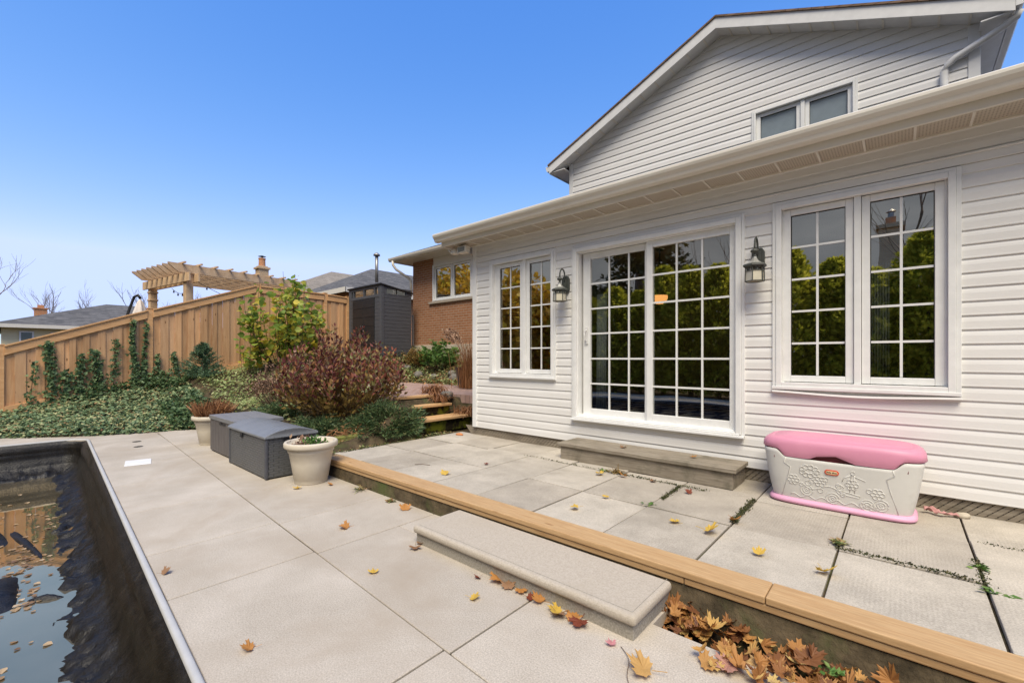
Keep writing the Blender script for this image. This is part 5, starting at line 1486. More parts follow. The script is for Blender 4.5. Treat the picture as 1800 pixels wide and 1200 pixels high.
up = empty("utility_pole", (-46, 16.2, 1), "wooden utility pole with a lamp arm beyond the charcoal roof", "utility pole")
m_ = MB(); m_.tube([(-46, 16.2, 1), (-46, 16.2, 6.9)], .2, 10); m_.build("pole", M['pergola'], up)
m_ = MB(); m_.tube([(-46, 16.2, 6.75), (-46.4, 15.2, 6.8), (-46.6, 14.0, 6.55), (-46.7, 13.4, 6.3)], .05, 6); m_.build("lamp_arm", M['metal'], up)
# ------------------------------------------------------------------ planting
def cover(name, mat, n, region, size, tmpl, label, hgt=.12, flat=.6, dens=None, tilt=.9):
    P, D, S = [], [], []
    while len(P) < n:
        x, y = rng.uniform(region[0], region[1]), rng.uniform(region[2], region[3])
        if dens and not dens(x, y): continue
        z = max(ground_h(x, y), -.02)
        P.append((x, y, z + rng.uniform(.01, hgt) * (.6 + .6 * abs(mnoise.noise(Vector((x * 2, y * 2, 0))))))); D.append((rng.normal() + .45, rng.normal() - .2, rng.normal(0, .35) + .1)); S.append(rng.uniform(*size))
    m_ = MB(); V, F = leaf_arrays(P, D, S, tmpl, up=(.35, -.15, 1), flat=flat); m_.arrays(V, F)
    return solo(m_, name, mat, ((region[0] + region[1]) / 2, (region[2] + region[3]) / 2, .2), label, "ground cover", kind='stuff')
def in_bank(x, y):
    xe = deck_edge(y) + .12 + .12 * mnoise.noise(Vector((y * 2.2, 0, 3)))
    return -13.0 < x < xe
cover("ivy_groundcover", L['ivy'], 20000, (-13.0, -10.0, -3.5, 2.75), (.032, .07), IVY, "mat of green ivy covering the bank between the fence and the concrete deck", .16, .7, in_bank)
cover("ivy_thicket", L['ivy_dark'], 3800, (-13.0, -10.1, 1.0, 3.3), (.04, .075), IVY, "darker ivy heaped along the foot of the fence and over the bed edge", .34, .4, lambda x, y: (x < -12.6 + .2 * math.sin(y * 3) or (y > 2.0 and x > -11.4 and y < 2.6)) and y < 3.2 and in_bank(x, min(y, 2.4)))
cover("lime_groundcover", L['lime'], 5200, (-12.6, -7.6, 2.85, 5.4), (.04, .085), OVAL, "lime green low ground cover in the bed behind the deck boxes", .2, .6, lambda x, y: mnoise.noise(Vector((x * 1.3, y * 1.3, 5))) > -.2)
cover("garden_litter", L['mixed'], 3000, (-12.8, -5.9, 2.8, 5.0), (.04, .085), OVAL, "mixed green and brown low plants and fallen leaves filling the shrub bed", .10, .6, lambda x, y: not (y > 4.1 and x > -9.6))
cover("back_bed_groundcover", L['mixed'], 4200, (-11.6, -5.6, 7.1, 8.35), (.05, .10), OVAL, "mixed low ground cover sloping up to the brick wall", .2, .4)
cover("back_bed_lime_cover", L['lime'], 1800, (-11.6, -6.0, 7.15, 8.3), (.05, .09), OVAL, "pale lime ground cover patches below the brick wall", .22, .4, lambda x, y: mnoise.noise(Vector((x * 1.6, y * 2.2, 2))) > .02)
cover("shed_foot_cover", L['mixed'], 1500, (-12.9, -10.6, 5.2, 7.0), (.05, .09), OVAL, "low plants growing on the slope in front of the shed", .16, .4)
cover("patio_edge_leaves", L['fallen'], 800, (-11.0, -6.6, 6.9, 7.5), (.05, .09), OVAL, "brown fallen leaves along the back edge of the brick patio", .05, .9)

cover("bank_leaf_litter", L['mixed'], 1300, (-12.9, -10.8, -2.5, 2.4), (.035, .065), OVAL, "yellowing and brown leaves caught in the middle of the ivy bank", .17, .5, lambda x, y: in_bank(x, y) and mnoise.noise(Vector((x * 1.7, y * 1.7, 9))) > .05)
# ivy strands on the fence
ivy_lab = ["ivy strand nearest the left edge of the photo, sparse and low", "tall dense ivy strand on the left part of the fence", "short ivy clump between the two tall left strands and the middle of the fence", "ivy strand climbing two thirds up in the middle of the low fence bay",
           "broad leafy ivy strand in the middle of the low fence bay", "thin airy ivy strand reaching close to the fence rail", "tall narrow ivy strand just left of the fence post", "ivy strand climbing along the fence post itself", "short ivy strand just right of the fence post", "small ivy strand halfway between the fence post and the spruce"]
ivy_pos = [(.28, .3, 1.30, .10, 60), (.52, .4, 1.70, .12, 210), (.76, .45, 1.12, .15, 120), (.96, .5, 1.46, .11, 160), (1.20, .5, 1.55, .16, 230), (1.50, .7, 1.80, .10, 90), (1.82, .7, 2.24, .065, 260), (2.02, .8, 2.18, .05, 130), (2.24, .9, 1.45, .06, 60), (2.56, .9, 1.50, .09, 90)]
for (y0_, z0_, z1_, w, n), lab in zip(ivy_pos, ivy_lab):
    t = empty("ivy_strand", (FX + .05, y0_, z0_), lab, "ivy", "ivy strands climbing the cedar fence")
    wob = lambda z: y0_ + .022 * math.sin(z * 4 + y0_ * 9)
    zz = np.linspace(z0_, z1_, 14)
    m_ = MB(); m_.tube([(FX + .05, wob(z), z) for z in zz], .006, 5); m_.build("stem", M['stem'], t)
    n = int(n * 1.5); q = rng.uniform(0, 1, n)
    P = np.array([(FX + .05 + rng.uniform(0, .06), wob(lerp(z0_, z1_, a)) + rng.normal(0, .55 * w * (1.05 - .6 * a)), lerp(z0_, z1_, a)) for a in q])
    D = np.column_stack([rng.normal(.4, .3, n), rng.normal(0, .8, n), rng.normal(-.3, .6, n)])
    m_ = MB(); V, F = leaf_arrays(P, D, rng.uniform(.04, .075, n), IVY, up=(1, 0, .3), flat=.6); m_.arrays(V, F); m_.build("foliage", L['ivy_dark'], t)

# small spruce
sp = empty("spruce", (-12.25, 2.96, .86), "small dark green spruce in front of the cedar fence", "spruce")
m_ = MB(); m_.tube([(-12.25, 2.96, .7), (-12.25, 2.96, 1.68)], [.025, .006], 7); m_.build("trunk", M['stem'], sp)
P, D, S = [], [], []
for k in range(150):
    h = rng.uniform(0, 1) ** 1.25; z = .86 + h * .82; ln = (.60 * (1 - h) + .05) * rng.uniform(.7, 1.1); a = rng.uniform(0, 6.283)
    d = Vector((math.cos(a), math.sin(a), .30 + .7 * h)).normalized()
    for j in range(34):
        t = rng.uniform(.12, 1) ; c = Vector((-12.25, 2.96, z)) + d * ln * t
        P.append(c); q = (d + Vector(rng.normal(0, .75, 3))).normalized(); D.append(q); S.append(rng.uniform(.035, .065))
m_ = MB(); V, F = leaf_arrays(P, D, np.array(S) * 1.5, (np.array([(-.10, 0, 0), (.10, 0, 0), (0, 1, 0)]), np.array([(0, 1, 2)]))); m_.arrays(V, F); m_.build("crown", L['spruce'], sp)

def shrub(name, base, label, cat, nst, hgt, spread, leafmat, lsize, per, tmpl, stem_r=.008, start=.35, out=.9, leafup=.55, curve=.25, mats2=None, seed=0, flat=.0, squash=1.0, clump=None):
    t = empty(name, base, label, cat)
    rs = random.Random(seed); B = Vector(base)
    sm_, P, D, P2, D2 = MB(), [], [], [], []
    for k in range(nst):
        a = rs.uniform(0, 6.283); r = math.sqrt(rs.uniform(0, 1)); H = hgt * rs.uniform(.55, 1.0) * (1 - .38 * r * r)
        tip = Vector((math.cos(a) * spread * r, math.sin(a) * spread * r * squash, H))
        st_ = Vector((math.cos(a) * .08 * r, math.sin(a) * .08 * r, -.05)); pts = []
        for i in range(7):
            q = i / 6; p = st_.lerp(tip, q); bow = math.sin(math.pi * q) * curve * r * spread
            p += Vector((math.cos(a) * bow, math.sin(a) * bow, -bow * .15)) + Vector((mnoise.noise(Vector((k, q * 3, 1))), mnoise.noise(Vector((k, q * 3, 7))), 0)) * .05 * hgt * q
            pts.append(B + p)
        sm_.tube(pts, [stem_r * (1 - .7 * i / 6) for i in range(7)], 4, cap=False)
        for j in range(per):
            q = start + (1 - start) * rs.uniform(0, 1) ** .8; f = q * 6; i = min(5, int(f)); p = pts[i].lerp(pts[i + 1], f - i); dd = (pts[i + 1] - pts[i]).normalized()
            w = Vector((rs.gauss(0, 1), rs.gauss(0, 1), rs.gauss(0, .5)))
            side = (w - dd * w.dot(dd)).normalized()
            sc_ = rs.uniform(0, .06 * hgt) if rs.random() < .6 else 0
            dir_ = (dd * leafup + side * out + Vector((0, 0, .1))).normalized()
            (P2 if (mats2 and q < mats2[1] + rs.uniform(-.12, .12)) else P).append(p + side * sc_); (D2 if len(P2) > len(D2) else D).append(dir_)
    sm_.build("stem", M['stem'], t)
    m_ = MB(); V, F = leaf_arrays(P, D, rng.uniform(lsize[0], lsize[1], len(P)), tmpl, up=(.4, -.2, 1), flat=flat); m_.arrays(V, F); m_.build("foliage", leafmat, t)
    if mats2 and P2:
        m_ = MB(); V, F = leaf_arrays(P2, D2, rng.uniform(lsize[0], lsize[1], len(P2)), tmpl); m_.arrays(V, F); m_.build("foliage", mats2[0], t)
    return t
shrub("leafy_shrub", (-11.9, 4.55, 1.05), "tall thin shrub with yellow green leaves against the cedar fence", "shrub", 34, 2.75, 1.1, L['yellow'], (.10, .20), 34, BROAD, .014, .22, .9, .1, .25, None, 3, .35, 1.0)
shrub("purple_shrub", (-6.75, 3.55, .45), "big purple and bronze leaved shrub in the bed behind the deck boxes", "shrub", 120, 1.5, 1.0, L['purple'], (.05, .095), 66, OVAL, .007, .08, .75, .8, .42, (L['olive'], .55), 5, 0, .85)
shrub("dry_shrub", (-8.75, 3.3, .48), "faded straw brown shrub of thin stalks left of the purple shrub", "shrub", 70, .86, .62, L['dry'], (.03, .055), 26, OVAL, .006, .45, .8, .5, .1, None, 7, 0, .8)
shrub("dry_shrub", (-7.7, 3.5, .5), "reddish withering shrub merging into the left side of the purple shrub", "shrub", 50, .95, .6, L['dry'], (.035, .065), 34, OVAL, .006, .4, .8, .5, .15, (L['olive'], .6), 9, 0, .8)
shrub("green_shrub", (-9.7, 7.85, 1.08), "small bright green leafy shrub below the brick house window", "shrub", 30, .85, .75, L['green'], (.09, .16), 34, OVAL, .007, .3, .9, .4, .2, None, 12, .2, .5)
shrub("withered_perennial", (-10.6, 7.75, 1.1), "brownish olive perennial between the shed and the bright green shrub", "shrub", 30, .55, .5, L['olive'], (.06, .11), 30, OVAL, .006, .3, .9, .4, .2, None, 13, .1, .5)
shrub("yellowing_sapling", (-11.7, 3.65, .95), "thin yellowing sapling between the spruce and the tall yellow green shrub", "shrub", 9, 1.0, .32, L['yellow'], (.06, .12), 16, BROAD, .006, .3, .9, .1, .2, None, 15, .3)
shrub("bare_sapling", (-10.95, 6.9, 1.3), "small dark twiggy sapling at the right side of the grey shed", "shrub", 8, .75, .3, L['purple'], (.05, .09), 6, OVAL, .006, .5, .9, .2, .2, None, 17)

def juniper(base, rx, ry, rz_, n, label, seed):
    n *= 3
    t = empty("juniper", base, label, "juniper")
    d = sphere_dirs(n); d[:, 2] = np.abs(d[:, 2])
    lump = 1 + .28 * np.sin(d[:, 0] * 6 + seed) * np.cos(d[:, 1] * 5 + seed * 2) + .12 * np.sin(d[:, 0] * 15 + d[:, 2] * 11)
    P = np.array(base) + d * np.array([rx, ry, rz_]) * (rng.uniform(.45, 1.0, (n, 1)) ** .6) * lump[:, None]
    D = d * np.array([1, 1, .4]) + rng.normal(0, .45, (n, 3)) + np.array([.1, -.1, .12])
    m_ = MB(); V, F = leaf_arrays(P, D, rng.uniform(.035, .085, n), NEEDLE); m_.arrays(V, F); m_.build("foliage", L['juniper'], t)
    m_ = MB()
    for k in range(14):
        a = k * .45; m_.tube([base, (base[0] + rx * .75 * math.cos(a), base[1] + ry * .75 * math.sin(a), base[2] + rz_ * .4)], [.02, .006], 5)
    m_.build("stem", M['stem'], t)
juniper((-5.80, 3.72, .26), .50, .55, .40, 4200, "rounded green juniper beside the steps, spilling over the green timber", 1)
juniper((-6.35, 2.98, .22), .66, .36, .26, 2600, "brown tinged juniper hanging over the timber behind the domed deck box", 2)
juniper((-7.9, 3.0, .36), .70, .28, .20, 2200, "low spreading juniper under the dry shrub left of the purple shrub", 3)
# dry tufts hanging over the green timber
P = np.column_stack([rng.normal(-5.74, .05, 260), rng.uniform(2.75, 3.5, 260), rng.uniform(.30, .40, 260)])[:110]
D = np.column_stack([rng.normal(.6, .3, 110), rng.normal(-.1, .5, 110), rng.normal(-.2, .4, 110)])
m_ = MB(); V, F = leaf_arrays(P, D, rng.uniform(.10, .22, 110), BLADE); m_.arrays(V, F)
solo(m_, "dry_grass_tuft", L['dead'], (-5.72, 3.1, .3), "dry straw coloured grass drooping over the mossy green timber", "grass tuft")

def grass_clump(name, base, n, ln, spread, mat, label, width=1.0, droop=.3):
    P = np.array(base) + np.column_stack([rng.normal(0, spread * .25, n), rng.normal(0, spread * .25, n), np.zeros(n)])
    m_ = MB()
    for p in P:
        a = rng.uniform(0, 6.283); l = ln * rng.uniform(.55, 1.05); o = spread * rng.uniform(.2, 1.0); pts = []
        for i in range(6):
            q = i / 5; pts.append(Vector((p[0] + math.cos(a) * o * q ** 1.5, p[1] + math.sin(a) * o * q ** 1.5, p[2] + l * (q - droop * q ** 3 * (.4 + o / spread)))))
        w = .0045 * width; s = Vector((-math.sin(a), math.cos(a), 0)) * w
        v = []
        for i, c in enumerate(pts): k = 1 - .8 * i / 5; v += [tuple(c - s * k), tuple(c + s * k)]
        m_.add(v, [(2 * i, 2 * i + 1, 2 * i + 3, 2 * i + 2) for i in range(5)])
    return solo(m_, name, mat, base, label, "grass")
og_ = grass_clump("ornamental_grass", (-7.0, 6.55, .72), 300, 1.45, .42, L['dead'], "tall tan ornamental grass beside the black pot near the house corner", 1.2, .25)
m_ = MB(); P, D, S = [], [], []
for k in range(12):
    a = 3.1 + rng.uniform(-.7, .7); l = rng.uniform(1.3, 1.7); pts = []
    for i in range(8):
        q = i / 7; pts.append((-7.0 + math.cos(a) * .85 * q ** 1.7 * (l / 1.7), 6.55 + math.sin(a) * .3 * q ** 1.7, .75 + l * (q - .22 * q ** 4)))
    m_.tube(pts, .004, 4)
    for j in range(26):
        q = rng.uniform(.72, 1); f = q * 7; i = min(6, int(f)); p = np.array(pts[i]) * (1 - f + i) + np.array(pts[i + 1]) * (f - i); P.append(p); D.append(np.array(pts[i + 1]) - np.array(pts[i]) + rng.normal(0, .06, 3)); S.append(rng.uniform(.05, .1))
V, F = leaf_arrays(P, D, S, OVAL); m_.arrays(V, F)
solo(m_, "grass_plume", L['dry'], (-7.0, 6.55, .75), "arching pale feathery grass plumes in front of the brick wall", "grass")
for i, (b, lab) in enumerate([((-6.25, 5.05, .60), "reddish brown dead lily leaves flopping over the upper steps"), ((-5.75, 5.42, .36), "reddish brown dead lily leaves beside the lowest step at the house corner"), ((-6.7, 5.35, .70), "brown dead lily clump on the edge of the brick patio")]):
    grass_clump("dead_lily", b, 170, .34, .36, L['dead'], lab, 2.2, .75)
stone("garden_rock", (-6.22, 5.26, .62), (.14, .1, .08), M['rock'], "dark rounded rock among the dead lily leaves", "rock")
for k, (x, y, r, lab) in enumerate([(-10.0, 7.45, .16, "dark rock in the back bed left of the others"), (-9.3, 7.42, .13, "dark rock in the middle of the back bed"), (-8.5, 7.45, .17, "largest dark rock at the right of the back bed"), (-8.9, 7.7, .12, "small dark rock higher up the back bed"), (-10.6, 7.5, .12, "small dark rock in the back bed nearest the shed")]):
    stone("garden_rock", (x, y, ground_h(x, y)), (r, r * .8, r * .7), M['rock'], lab, "rock", "rocks in the back bed")

cover("joint_litter", L['mixed'], 420, (-5.62, -5.28, 2.7, 4.7), (.02, .05), OVAL, "crumbs of moss and leaf litter on the soil strip beside the terrace slabs", .03, .8)
# weeds in the joints
def weed(base, n, size, mat, label, tall=.5, tmpl=OVAL, rad=.06):
    P = np.array(base) + np.column_stack([rng.normal(0, rad * .28, n), rng.normal(0, rad * .28, n), np.full(n, .004)])
    a = rng.uniform(0, 6.283, n); D = np.column_stack([np.cos(a), np.sin(a), rng.uniform(.05, tall, n)])
    m_ = MB(); V, F = leaf_arrays(P, D, rng.uniform(size[0], size[1], n), tmpl, up=(0, 0, 1), flat=.6); m_.arrays(V, F)
    return solo(m_, "weed", mat, base, label, "weed", "weeds in the paving joints")
weed((.335, 3.62, .188), 16, (.03, .06), L['green'], "green weed in the joint at the far right of the terrace, farther from the edging", .3)
weed((.37, 3.28, .188), 12, (.035, .065), L['green'], "green weed at the far right of the terrace, nearer the edging", .25)
weed((-.30, 3.50, .188), 40, (.03, .06), L['mixed'], "mossy weed where four slabs meet in front of the toy chest", .5)
weed((-2.2, 4.13, .188), 50, (.06, .13), L['olive'], "grassy brown weed in front of the wooden step", .9, BLADE, .12)
weed((-2.34, 4.10, .188), 20, (.03, .05), L['green'], "small green weed left of the grassy weed by the wooden step", .5)
weed((-1.53, 3.42, .188), 18, (.025, .045), L['green'], "tiny green weed in the joint right of the middle of the terrace", .4)
weed((-4.22, 2.40, .0), 36, (.07, .15), L['mixed'], "straggly weed growing between the deck and the dark timbers near the planter", .6, BLADE, .09)
weed((-3.66, 2.41, .0), 16, (.04, .07), L['mixed'], "low weed at the foot of the dark timbers left of the concrete step", .5)
weed((-5.45, 4.0, .17), 26, (.06, .11), L['green'], "leafy green weed at the foot of the lowest garden step", .6)
weed((-5.5, 3.3, .17), 22, (.05, .09), L['green'], "green weed at the foot of the green timber wall", .6)
weed((-.22, 2.38, .0), 22, (.025, .05), L['green'], "small round leaved weed at the foot of the mossy timber among the leaves", .6)
# moss lines in a few joints
m_ = MB(); P = []
for (x0_, y0_, x1_, y1_, n) in [(-2.3, 4.12, -1.3, 4.1, 160), (-.91, 3.45, -.92, 4.1, 200), (-.3, 3.42, .3, 3.40, 160), (-1.5, 3.6, -1.53, 4.1, 160), (.335, 3.3, .335, 3.75, 90), (-5.25, 2.75, -5.35, 4.4, 260), (-3.4, 4.13, -2.4, 4.13, 60), (.4, 4.1, 1.0, 4.1, 80)]:
    n *= 4; t = np.clip(rng.uniform(0, 1, n) + .06 * np.sin(rng.uniform(0, 1, n) * 30), 0, 1); P += [(lerp(x0_, x1_, q) + rng.normal(0, .012), lerp(y0_, y1_, q) + rng.normal(0, .012), .182 + rng.uniform(0, .014)) for q in t]
V, F = leaf_arrays(P, np.column_stack([rng.normal(size=len(P)), rng.normal(size=len(P)), rng.uniform(.2, 1, len(P))]), rng.uniform(.008, .02, len(P)), OVAL); m_.arrays(V, F)
solo(m_, "joint_moss", leaf_mat('moss', [(0, (.03, .035, .012)), (.6, (.07, .085, .02)), (1, (.15, .12, .06))], .1), (-1, 3.5, .18), "moss and crumbs growing along the joints of the terrace slabs", "moss", kind='stuff')

# ------------------------------------------------------------------ fallen leaves
leaf_spec = [  # x, y, z, size, material, turn, label
    (-3.37, 2.36, 0, .085, 'leaf_orange', 1.0, "orange leaf on the deck near the foot of the timbers left of the concrete step"),
    (-3.37, 1.78, 0, .085, 'leaf_orange', 2.2, "lone orange leaf on the deck midway between planter and concrete step"),
    (-2.62, 1.92, 0, .07, 'leaf_brown', 4.0, "tan leaf just off the left front corner of the concrete step"),
    (-2.66, 2.0, 0, .06, 'leaf_brown', .4, "brown leaf tucked against the left end of the concrete step"),
    (-2.53, 1.53, 0, .055, 'leaf_yellow', 1.1, "small pale yellow leaf on the big slab left of the concrete step"),
    (-1.83, 1.75, 0, .06, 'leaf_yellow', 5.2, "bright yellow leaf on the slab in front of the concrete step"),
    (-1.98, 1.925, 0, .04, 'leaf_red', 3.0, "tiny red leaf in front of the concrete step"),
    (-1.86, 1.975, 0, .09, 'leaf_orange', 2.8, "larger russet leaf leaning on the front of the concrete step"),
    (-1.76, 1.965, 0, .075, 'leaf_brown', .7, "brown leaf right of the large russet one at the step front"),
    (-1.67, 1.975, 0, .06, 'leaf_orange', 3.9, "narrow orange leaf at the middle of the step front"),
    (-1.59, 1.965, 0, .055, 'leaf_red', 5.0, "dark red leaf at the middle of the step front"),
    (-1.53, 1.97, 0, .075, 'leaf_orange', 1.6, "orange leaf standing at the step front right of the dark red one"),
    (-1.40, 1.95, 0, .08, 'leaf_yellow', 2.0, "yellow leaf in the cluster at the step front"),
    (-1.36, 1.92, 0, .08, 'leaf_brown', 4.4, "brown leaf in the cluster at the step front"),
    (-1.29, 1.955, 0, .075, 'leaf_orange', .2, "orange leaf in the cluster nearest the right end of the step front"),
    (-1.24, 1.93, 0, .085, 'leaf_red', 3.3, "curled red brown leaf nearest the right end of the step front"),
    (-1.04, 1.90, 0, .045, 'leaf_pink', 1.0, "pale pink leaf on the deck just before the right corner of the concrete step"),
    (-.85, 1.83, 0, .11, 'leaf_tan', 1.9, "large golden maple leaf lying alone on the deck nearest the camera"),
    (-2.31, .74, 0, .06, 'leaf_orange', 2.6, "lone orange leaf on the deck beside the pool"),
    (-3.52, .65, 0, .05, 'leaf_brown', .2, "small brown leaf against the pool coping"),
    (-3.48, 2.92, .19, .085, 'leaf_yellow', .3, "yellow leaf on the terrace slabs near the left end of the edging"),
    (-1.92, 2.93, .19, .07, 'leaf_yellow', 2.0, "pale yellow leaf on the terrace just behind the middle of the edging"),
    (-1.88, 3.34, .19, .05, 'leaf_yellow', 3.5, "tiny yellow leaf on the terrace in front of the wooden step"),
    (-1.22, 3.17, .19, .07, 'leaf_yellow', 1.2, "yellow leaf on the terrace slab left of the golden one"),
    (-.97, 3.14, .19, .10, 'leaf_yellow', 4.8, "golden leaf on the terrace slab near the joint before the toy chest"),
    (-1.39, 3.92, .19, .055, 'leaf_red', .9, "dark red leaf on the terrace between wooden step and toy chest"),
    (-2.07, 4.03, .19, .07, 'leaf_orange', 2.9, "orange leaf against the front of the wooden step"),
    (-1.78, 4.06, .19, .06, 'leaf_brown', 5.5, "brown leaf near the right half of the wooden step"),
    (-2.29, 3.95, .19, .08, 'leaf_yellow', 1.5, "yellow leaf before the wooden step beside the grassy weed"),
    (-3.45, 3.49, .19, .05, 'leaf_red', 2.1, "small reddish leaf on the terrace slabs left of the wooden step"),
    (-.64, 2.98, .19, .06, 'leaf_yellow', .2, "tan yellow leaf on the slab in front of the toy chest"),
    (-.31, 2.96, .19, .085, 'leaf_yellow', 3.7, "yellow leaf beside the joint close behind the edging on the right"),
    (-.90, 3.46, .19, .07, 'leaf_orange', 4.1, "orange leaf in the joint before the toy chest"),
    (-2.3, 4.48, .378, .07, 'leaf_brown', 2.7, "brown leaf lying on top of the wooden step"),
    (-1.55, 4.5, .378, .06, 'leaf_orange', .6, "small orange leaf on the right part of the wooden step top"),
    (-4.75, 1.98, 0, .07, 'leaf_yellow', 1.0, "yellow leaf at the foot of the near planter"),
    (-4.62, 2.28, 0, .06, 'leaf_orange', 3.0, "orange leaf on the deck right of the near planter"),
]
for k, (x, y, z, s, mt, rz, lab) in enumerate(leaf_spec):
    tv, tf = maple_template(rng.uniform(.25, .7))
    tv = tv.copy(); tv[:, 1] -= .35; tv[:, 2] += .15 * tv[:, 0] * rng.uniform(-1, 1) + .12 * np.sin(tv[:, 1] * 4 + k)
    tv[:, 2] -= tv[:, 2].min() - .03
    tl = rng.uniform(.0, .35)
    m_ = MB(); P = tv * s
    P = np.column_stack([P[:, 0], P[:, 1], P[:, 2] + (P[:, 1] - P[:, 1].min()) * tl])
    c, s_ = math.cos(rz), math.sin(rz)
    P = np.column_stack([P[:, 0] * c - P[:, 1] * s_, P[:, 0] * s_ + P[:, 1] * c, P[:, 2]]) + np.array([x, y, z + .001])
    m_.arrays(P, tf); m_.tube([tuple(P[0] + np.array([s_ * s * .33, -c * s * .33, .003])), tuple(P[0] + np.array([s_ * s * .9, -c * s * .9, .012]))], s * .016, 4)
    solo(m_, "fallen_leaf", L[mt], (x, y, z), lab, "leaf", "single fallen leaves")
P, D, S = [], [], []
while len(P) < 640:
    x = rng.uniform(-.98, 1.7); lim = .16 + .34 * sstep(-.98, -.45, x) * (1 + .2 * math.sin(x * 9))
    y = 2.50 - abs(rng.normal(0, .5)) * lim
    if y < 1.98: continue
    top = .02 * (1 - (2.5 - y) / .5) + .012
    z = rng.uniform(-.10, top) if y > 2.22 else rng.uniform(.008, .04)
    P.append((x, y, z)); D.append((rng.normal(), rng.normal(), rng.normal(0, .5))); S.append(rng.uniform(.04, .09))
m_ = MB()
for mt in range(6):
    idx = [i for i in range(len(P)) if i % 6 == mt]
    V, F = leaf_arrays([P[i] for i in idx], [D[i] for i in idx], [S[i] for i in idx], maple_template(.3 + .22 * mt), up=(0, -.2, 1), flat=.72); m_.arrays(V, F)
solo(m_, "leaf_drift", L['fallen'], (0, 2.35, 0), "drift of dry orange maple leaves heaped in the corner of step and mossy timber", "leaves", kind='stuff')
m_ = MB(); m_.tube([(-1.0 + .16 * t + .02 * math.sin(t * 5), 1.92 - .2 * t, .004 + .012 * math.sin(t * 3)) for t in np.linspace(0, 1, 9)], .0016, 5); solo(m_, "twig", M['stem'], (-.95, 1.83, 0), "thin dark leaf stalk on the deck before the leaf drift", "twig")
m_ = MB(); m_.tube([(-4.06, 2.97, .190), (-3.98, 3.03, .193), (-3.9, 3.06, .190)], .003, 5); solo(m_, "twig", M['stem'], (-4, 3, .185), "short dark twig on the left terrace slabs", "twig")

# ------------------------------------------------------------------ behind the viewer: what the windows mirror
def cedar(seed):
    n = 10000; h = rng.uniform(0, 1, n) ** .85; a = rng.uniform(0, 6.283, n)
    r = (.80 * (1 - h ** 4) + .12) * (.72 + .20 * np.sin(a * 5 + h * 19 + seed) + .14 * np.sin(a * 11 - h * 33)) * rng.uniform(.4, 1.15, n)
    P = np.column_stack([r * np.cos(a), r * np.sin(a), .1 + h * 4.4])
    D = np.column_stack([np.cos(a), np.sin(a), rng.uniform(.3, 1.6, n)]) + rng.normal(0, .3, (n, 3))
    t = empty("hedge_cedar", (0, 0, 0))
    m_ = MB(); V, F = leaf_arrays(P, D, rng.uniform(.09, .20, n), SPRAY); m_.arrays(V, F); m_.build("crown", L['cedar'], t)
    m_ = MB(); m_.tube([(0, 0, 0), (0, 0, 4.0)], [.07, .02], 7); m_.build("trunk", M['stem'], t)
    return t
ced = [cedar(1), cedar(2)]
crs = random.Random(9)
used = [False, False]
for k in range(16):
    i = k % 2
    t = ced[i] if not used[i] else copy_tree(ced[i]); used[i] = True
    t.location = (-11.0 + k * 1.05 + crs.uniform(-.15, .15), -6.9 + crs.uniform(-.2, .2), -.06); t.rotation_euler = (0, 0, crs.uniform(0, 6.28)); s = crs.uniform(.86, 1.1); t.scale = (1.35, 1.15, s)
    tag(t, "yellow green cedar in the tall hedge mirrored in the sunroom windows", "cedar", "cedars of the hedge behind the pool")
pt = empty("pine_tree", (-9.5, -10.5, 0), "dark olive pine towering behind the cedar hedge, mirrored in the sliding door", "pine")
m_ = MB(); m_.tube([(-9.5, -10.5, 0), (-9.5, -10.5, 11)], [.3, .05], 8); m_.build("trunk", M['bark'], pt)
P, D = [], []
for k in range(70):
    h = rng.uniform(.3, 1); a = rng.uniform(0, 6.283); ln = 3.6 * (1.12 - h); z = 11.5 * h
    for j in range(80):
        q = rng.uniform(.25, 1); P.append((-9.5 + math.cos(a) * ln * q + rng.normal(0, .25), -10.5 + math.sin(a) * ln * q + rng.normal(0, .25), z + rng.normal(0, .22) - .4 * q)); D.append((math.cos(a) + rng.normal(0, .6), math.sin(a) + rng.normal(0, .6), rng.normal(.2, .5)))
m_ = MB(); V, F = leaf_arrays(P, D, rng.uniform(.25, .5, len(P)), SPRAY); m_.arrays(V, F); m_.build("crown", L['pine'], pt)
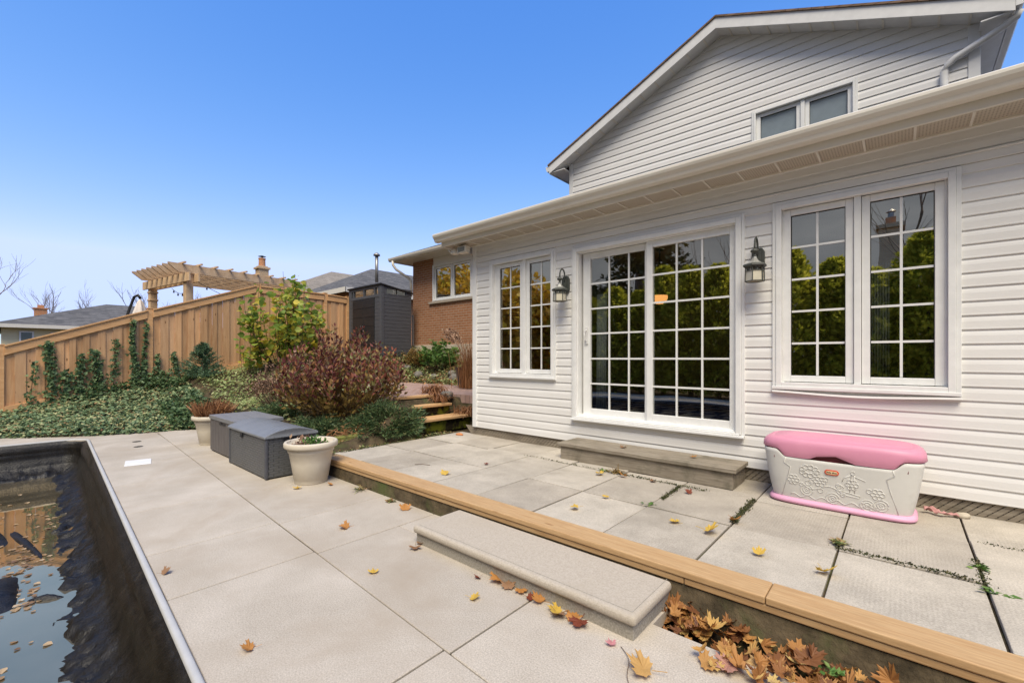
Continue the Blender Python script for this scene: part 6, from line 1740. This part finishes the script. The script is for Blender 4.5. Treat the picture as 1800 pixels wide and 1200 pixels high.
def round_tree(base, h, rx, rz_, n, mat, label, seed):
    t = empty("maple_tree", base, label, "maple")
    m_ = MB(); b = Vector(base); m_.tube([b, b + Vector((.1, 0, h * .35)), b + Vector((0, .1, h * .6))], [.25, .18, .1], 8)
    for k in range(7): a = k * .9; m_.tube([b + Vector((.05, 0, h * .4)), b + Vector((math.cos(a) * rx * .6, math.sin(a) * rx * .6, h * .7))], [.1, .03], 6)
    m_.build("trunk", M['bark'], t)
    d = sphere_dirs(n); lump = 1 + .25 * np.sin(d[:, 0] * 5 + seed) * np.cos(d[:, 1] * 6) + .15 * np.sin(d[:, 2] * 9 + d[:, 0] * 8)
    P = np.array(base) + np.array([0, 0, h - rz_]) + d * np.array([rx, rx, rz_]) * (rng.uniform(.25, 1, (n, 1)) ** .5) * lump[:, None]
    m_ = MB(); V, F = leaf_arrays(P, rng.normal(size=(n, 3)), rng.uniform(.22, .42, n), BROAD, up=(.3, .6, 1), flat=.3); m_.arrays(V, F); m_.build("crown", mat, t)
round_tree((-28, -8.2, 0), 9.2, 3.7, 3.9, 5200, L['maple_tree'], "golden maple far beyond the fence, mirrored in the brick house window", 1)
round_tree((-14.2, -7.4, 0), 5.4, 2.3, 2.5, 3600, L['maple_tree'], "smaller golden maple beyond the hedge end, mirrored in the narrow window", 4)
rh = house_box("bungalow", "house with tall buff brick chimney behind the hedge, mirrored in the wide window", -2.5, 9.5, -24, -15.5, 0, 4.3, 6.2, 4.5, M['buff_brick'], M['shingle_dark'], .5)
m_ = MB(); m_.box(-.75, .15, -16.4, -15.55, 3, 7.0); m_.box(-.85, .25, -16.5, -15.45, 7.0, 7.16); ck = m_.build("chimney", M['buff_brick'], rh)
m_ = MB(); m_.box(-.5, -.1, -16.15, -15.75, 7.16, 7.5); m_.build("chimney_pot", M['orange_brick'], ck)
m_ = MB(); m_.lathe([(.12, 7.5), (.12, 7.75), (.2, 7.78), (.05, 7.9)], (-.3, -15.95, 0), 12); m_.build("cap", M['metal'], ck)
m_ = MB(); m_.tube([(1.55, -16.5, 4.5), (1.55, -16.5, 6.6)], .13, 10); m_.lathe([(.25, 6.6), (.25, 6.7), (.1, 6.8)], (1.55, -16.5, 0), 12); m_.build("vent_pipe", M['metal'], rh)
bare_tree("bare_tree", (2.2, -8.6, 0), 2.6, .14, 31, "bare tree behind the hedge whose branches mirror in the wide window", 5, None, .7, (-.1, .05))
bare_tree("bare_tree", (-5.2, -9.5, 0), 2.5, .10, 33, "thin bare tree behind the hedge, mirrored high in the sliding door", 4, None, .45)
